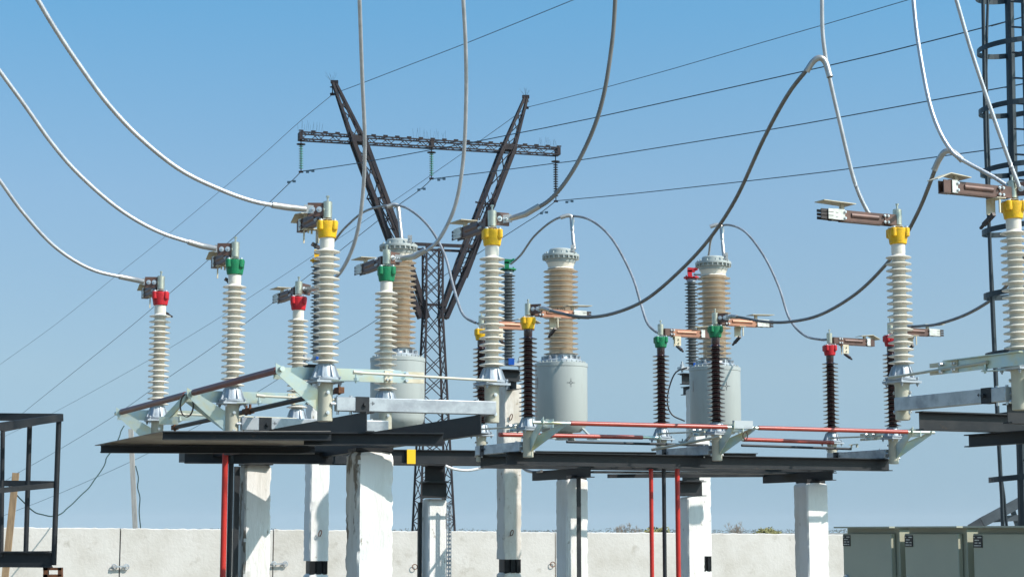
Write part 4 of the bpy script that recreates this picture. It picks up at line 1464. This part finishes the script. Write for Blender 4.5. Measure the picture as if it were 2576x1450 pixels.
# trunk
def ring(u, v, w, d=DT + 2.2):
    c = P(u, v, d)
    return [c + axT * sx * w / 2 + ayT * sy * w / 2 for sx, sy in ((-1, -1), (1, -1), (1, 1), (-1, 1))]
r0, r1, r2 = ring(1090, 1337, 2.3), ring(1088, 790, 1.12), ring(1088, 620, 1.12)
for p in r0:
    pass
bot = [a + (a - b) * (r0[0].z / (b.z - a.z)) * 1.0 for a, b in zip(r0, r1)]
m = MB()
xlattice(m, list(zip(bot, r1)), 12, .13, .06)
xlattice(m, list(zip(r1, r2)), 4, .12, .06)
m.build("trunk", M['tower'], troot, smooth=0)
# vee arms
armL = (P(1066, 800, DT + 2.0), P(900, 352, DT + 1.0), P(841, 210, DT + .7))
armR = (P(1113, 800, DT + 2.6), P(1278, 372, DT + 3.9), P(1322, 247, DT + 4.2))
for bt, mdp, tp in (armL, armR):
    m = MB()
    kn = bt.lerp(mdp, .35)
    lattice(m, bt, kn, (.45, .45), (.80, .8), axT, ayT, 3, .28, .08)
    lattice(m, kn, mdp, (.80, .8), (.82, .8), axT, ayT, 5, .25, .07)
    lattice(m, mdp, tp, (.80, .8), (.20, .2), axT, ayT, 4, .15, .06)
    m.box(tp + V((0, 0, .1)), (.5, .3, .18))
    m.bar(mdp - axT * .45, mdp + axT * .45, .9, .4)
    m.build("vee_arm", M['tower'], troot, smooth=0)
# cross arm
ca, cb = TL, TR
m = MB()
lattice(m, ca, cb, (.46, .7), (.46, .7), Z, ayT, 30, .085, .045)
for t in (0, .5, 1):
    p = ca.lerp(cb, t)
    m.box(p, (.22, .75, .52), (axT, ayT, Z))
for k in range(23):
    p = ca.lerp(cb, k / 22) + V((0, 0, .33))
    m.box(p - ayT * .35, (.30, .12, .07), (axT, ayT, Z))
m.build("cross_arm", M['tower'], troot, smooth=0)
m = MB()
a, b = P(1030, 613, DT + 1.7), P(1198, 620, DT + 3.0)
m.bar(a, b, .12, .22); m.bar(P(1040, 626, DT + 2.6), P(1200, 633, DT + 3.9), .12, .16)
m.bar(P(1055, 905 - 140, DT + 1.6), P(1122, 907 - 140, DT + 2.2), .15, .15)
each(m, "tie_beam", M['tower'], troot, smooth=0)
def ladder(tag_, a0, a1, b0, b1, d, nh):
    m = MB()
    A0, A1, B0, B1 = P(*a0, d), P(*a1, d), P(*b0, d - .5), P(*b1, d - .5)
    for t in (0, .33, .66, 1):
        m.bar(A0.lerp(B0, t), A1.lerp(B1, t), .07, .07, up=ayT)
    for k in range(nh + 1):
        t = k / nh
        m.bar(A0.lerp(A1, t), B0.lerp(B1, t), .06, .06)
    return m
m = ladder('l', (925, 500), (985, 600), (960, 498), (1005, 602), DT + 1.2, 4)
m.bar(P(922, 500, DT + 1), P(968, 497, DT + 1), .10, .10); m.bar(P(922, 500, DT + 1), P(934, 468, DT + 1), .06, .06); m.bar(P(940, 498, DT + 1), P(948, 460, DT + 1), .06, .06)
m.build("caged_ladder", M['tower'], troot, smooth=0)
m = ladder('r', (1222, 510), (1150, 693), (1243, 516), (1175, 698), DT + 3.2, 8)
m.bar(P(1195, 508, DT + 3), P(1246, 518, DT + 3), .10, .10); m.bar(P(1246, 516, DT + 3), P(1236, 484, DT + 3), .06, .06); m.bar(P(1232, 512, DT + 3), P(1225, 484, DT + 3), .06, .06)
m.build("caged_ladder", M['tower'], troot, smooth=0)
def spikes(us, vline, d, h, n):
    m = MB()
    for k in range(n):
        u = us[0] + (us[1] - us[0]) * (k + random.random() * .6) / n
        v = vline(u)
        a = P(u, v, d)
        m.bar(a, a + V((random.uniform(-.15, .15), random.uniform(-.1, .1), h * random.uniform(.7, 1.1))), .010, .010, up=axT)
    m.build("bird_spikes", M['wire'], troot, smooth=0)
vl = lambda u: 332 + (u - 752) * .0665
spikes((750, 815), vl, DT + .2, .75, 14); spikes((1040, 1125), vl, DT + 2.4, .8, 16); spikes((1352, 1405), vl, DT + 4.8, .75, 13)
for (u, v, d) in ((836, 208, DT + .7), (1322, 244, DT + 4.2)):
    m = MB()
    for k in range(9):
        a = P(u, v, d)
        m.bar(a, a + V((random.uniform(-.5, .4), 0, random.uniform(.4, .75))), .010, .010, up=axT)
    m.build("bird_spikes", M['wire'], troot, smooth=0)

def string(label, u, v0, v1, d, nd, mat, r=.15, big=True, u1=None, group="insulator strings hanging from the tower"):
    a, b = P(u, v0, d), P(u1 or u, v1, d)
    root = thing("insulator_string", label, "insulator string", a, 0, group)
    m = MB()
    m.tube(a, b, .035, 8)
    if big:
        m.lathe([(.05, .0), (.30, -.06), (.30, -.10), (.05, -.06)], 16, a.lerp(b, .10))
    m.box(b, (.30, .14, .12))
    m.build("fittings", M['tower'], root)
    m = MB()
    for k in range(nd):
        c = a.lerp(b, .20 + .68 * k / max(1, nd - 1))
        m.lathe([(.04, .09), (.06, .04), (r, .0), (r, -.03), (.05, -.03)], 16, c)
    m.build("discs", M[mat], root)
string("green glass insulator string at the left end of the tower cross arm", 757, 352, 432, DT, 10, 'glass')
string("green glass insulator string under the middle of the tower cross arm", 1085, 373, 449, DT + 2.5, 10, 'glass')
string("dark insulator string at the right end of the tower cross arm", 1397, 392, 506, DT + 5, 14, 'tower', .17, u1=1398)
gs = "short earth wire suspensions on the tower tips"
string("short dark suspension at the left tip of the tower", 836, 214, 238, DT + .7, 2, 'tower', .18, False, group=gs)
string("short dark suspension at the right tip of the tower", 1324, 250, 272, DT + 4.2, 2, 'tower', .18, False, group=gs)

def line(label, left, mid_, right, dl, dm, dr, r, damp=()):
    pl = pts_uv(left + [mid_], dl, dm)
    pr = pts_uv([mid_] + right, dm, dr)
    pl = [pl[0] + (pl[0] - pl[1]).normalized() * 150] + pl
    pr = pr + [pr[-1] + (pr[-1] - pr[-2]).normalized() * 45]
    m = MB()
    sp = spline(pl, 3.0)[:-1] + spline(pr, 3.0)
    rr = [r * (1.0 if p.y <= dm else 1.0) for p in sp]
    m.path(sp, rr, 6)
    o = m.build("line_wire", M['wire'], None, loc=sp[0])
    tag(o, label, "power line", "power line wires over the tower")
    if damp:
        m = MB()
        for u, v in damp:
            c = P(u, v, dm)
            m.box(c + V((-.18, 0, -.03)), (.20, .12, .14)); m.box(c + V((.18, 0, .03)), (.20, .12, .14)); m.box(c + V((0, 0, .03)), (.3, .04, .04))
        each(m, "damper", M['wire'], o, 3)
line("power line wire at the left string of the tower, running down to the left", [(-30, 1118), (0, 1092), (60, 1036), (296, 847), (415, 747), (580, 604), (690, 497), (744, 445)], (757, 431),
     [(903, 410), (1089, 376), (1188, 358), (1292, 337), (1482, 299), (1907, 205), (2214, 135), (2530, 55), (2620, 30)], 300, DT, 75, .028, [(780, 431), (733, 457)])
line("power line wire at the middle string of the tower, running down to the left", [(-30, 1236), (39, 1192), (148, 1130), (290, 1043), (420, 951), (511, 889), (615, 814), (756, 708), (963, 545), (1055, 478)], (1085, 450),
     [(1240, 431), (1400, 410), (1482, 399), (1907, 331), (2107, 296), (2336, 254), (2574, 211), (2620, 202)], 300, DT + 2.5, 76, .028, [(1110, 451), (1060, 476)])
line("power line wire at the right string of the tower, running down to the left", [(-30, 1310), (33, 1286), (149, 1240), (350, 1150), (468, 1086), (529, 1052), (654, 981), (694, 956), (854, 861), (930, 815), (1270, 593), (1350, 542)], (1398, 505),
     [(1600, 486), (1969, 445), (2147, 423), (2367, 393), (2574, 365), (2620, 358)], 300, DT + 5, 78, .028, [(1432, 507), (1368, 535)])
line("thin earth wire from the left tip of the tower", [(-30, 938), (7, 911), (140, 815), (296, 690), (419, 592), (563, 472), (667, 384), (750, 309)], (836, 238),
     [(858, 229), (917, 207), (1031, 163), (1180, 106), (1442, 0), (1560, -50)], 290, DT + .7, 85, .020)
line("thin earth wire from the right tip of the tower", [(-30, 1116), (18, 1093), (140, 1034), (367, 909), (525, 815), (618, 754), (784, 645), (980, 512), (1089, 437), (1212, 351), (1293, 293)], (1322, 271),
     [(1482, 231), (1700, 171), (1907, 110), (2060, 66), (2284, 0), (2400, -36)], 290, DT + 4.2, 85, .020)

# ------------------------------------------------------------------ distant trees and forest
def bare_tree(label, u, d, h, wd, seed, leafy=False):
    rnd = random.Random(seed)
    c = P(u, 1337, d); c.z = 0
    root = thing("bare_tree", label, "tree", c, 0, "bare trees beyond the wall")
    m = MB()
    tips = []
    def grow(p, dr, L, r, lev):
        q_ = p + dr * L
        m.tube(p, q_, r, 5, r * .7)
        if lev == 0:
            tips.append(q_); return
        for _ in range(3 if lev > 1 else 4):
            nd = (dr + V((rnd.uniform(-.75, .75), rnd.uniform(-.75, .75), rnd.uniform(-.1, .5)))).normalized()
            grow(q_.lerp(p, rnd.uniform(0, .4)), nd, L * rnd.uniform(.62, .85), max(r * .55, .007), lev - 1)
    tm = MB(); 
    tm.tube(c, c + V((0, 0, h * .35)), .16, 8, .11); tm.build("trunk", M['twig'], root)
    for _ in range(5):
        grow(c + V((0, 0, h * rnd.uniform(.25, .35))), V((rnd.uniform(-.9, .9) * wd, rnd.uniform(-.6, .6), 1)).normalized(), h * .24, .04, 4)
    m.build("branches", M['twig'], root, smooth=0)
    if leafy:
        lm = MB()
        for tpt in tips:
            for _ in range(2):
                p = tpt + V((rnd.uniform(-.3, .3), rnd.uniform(-.3, .3), rnd.uniform(-.3, .2)))
                e = V((rnd.uniform(-1, 1), rnd.uniform(-1, 1), rnd.uniform(-1, 1))).normalized() * .09
                f_ = e.orthogonal().normalized() * .07
                lm.add([p - e - f_, p + e - f_, p + e + f_, p - e + f_], [(0, 1, 2, 3)])
        lm.build("leaves", M['leaf'], root, smooth=0)
bare_tree("bare spreading tree showing above the wall between the striped post and the red poles", 1578, 150, 2.9, 1.2, 3)
bare_tree("bare spreading tree showing above the wall right of the poles", 1838, 150, 3.0, 1.5, 5)
bare_tree("low olive shrub beside the left red pole, above the wall", 1655, 160, 2.5, 1.6, 8, True)
bare_tree("low olive shrub right of the bare tree, above the wall", 1925, 170, 2.4, 1.4, 11, True)
m = MB()
rnd = random.Random(4)
for k in range(5200):
    u = rnd.uniform(-200, 2800)
    d = rnd.uniform(4100, 4700)
    hgt = 9.5 + 1.8 * math.sin(u * .013) + 1.2 * math.sin(u * .05) + rnd.uniform(-2.2, .8)
    c = P(u, 1337, d)
    z = rnd.uniform(.5, max(.8, hgt - .5))
    s = rnd.uniform(1.4, 3.2)
    p = V((c.x, c.y, z))
    vs = [p + V((rnd.uniform(-s, s), rnd.uniform(-s, s), rnd.uniform(-s * .6, s * .6))) for _ in range(5)]
    m.add(vs, [(0, 1, 2), (0, 2, 3), (0, 3, 4), (0, 4, 1), (1, 2, 3), (1, 3, 4)])
tag(m.build("far_forest", M['forest'], smooth=0), "low blue green line of far forest on the horizon", "forest", kind="stuff")

# ------------------------------------------------------------------ haze
hz = MB()
hz.box((0, 2200, 22), (9000, 5600, 46))
hm = bpy.data.materials.new("haze_air")
hm.use_nodes = True
hm.node_tree.nodes.remove(hm.node_tree.nodes["Principled BSDF"])
pv = hm.node_tree.nodes.new("ShaderNodeVolumePrincipled")
pv.inputs["Color"].default_value = (.90, .95, 1.0, 1)
pv.inputs["Density"].default_value = .00007
hm.node_tree.links.new(pv.outputs[0], hm.node_tree.nodes["Material Output"].inputs["Volume"])
tag(hz.build("haze", hm, smooth=0), kind="stuff")
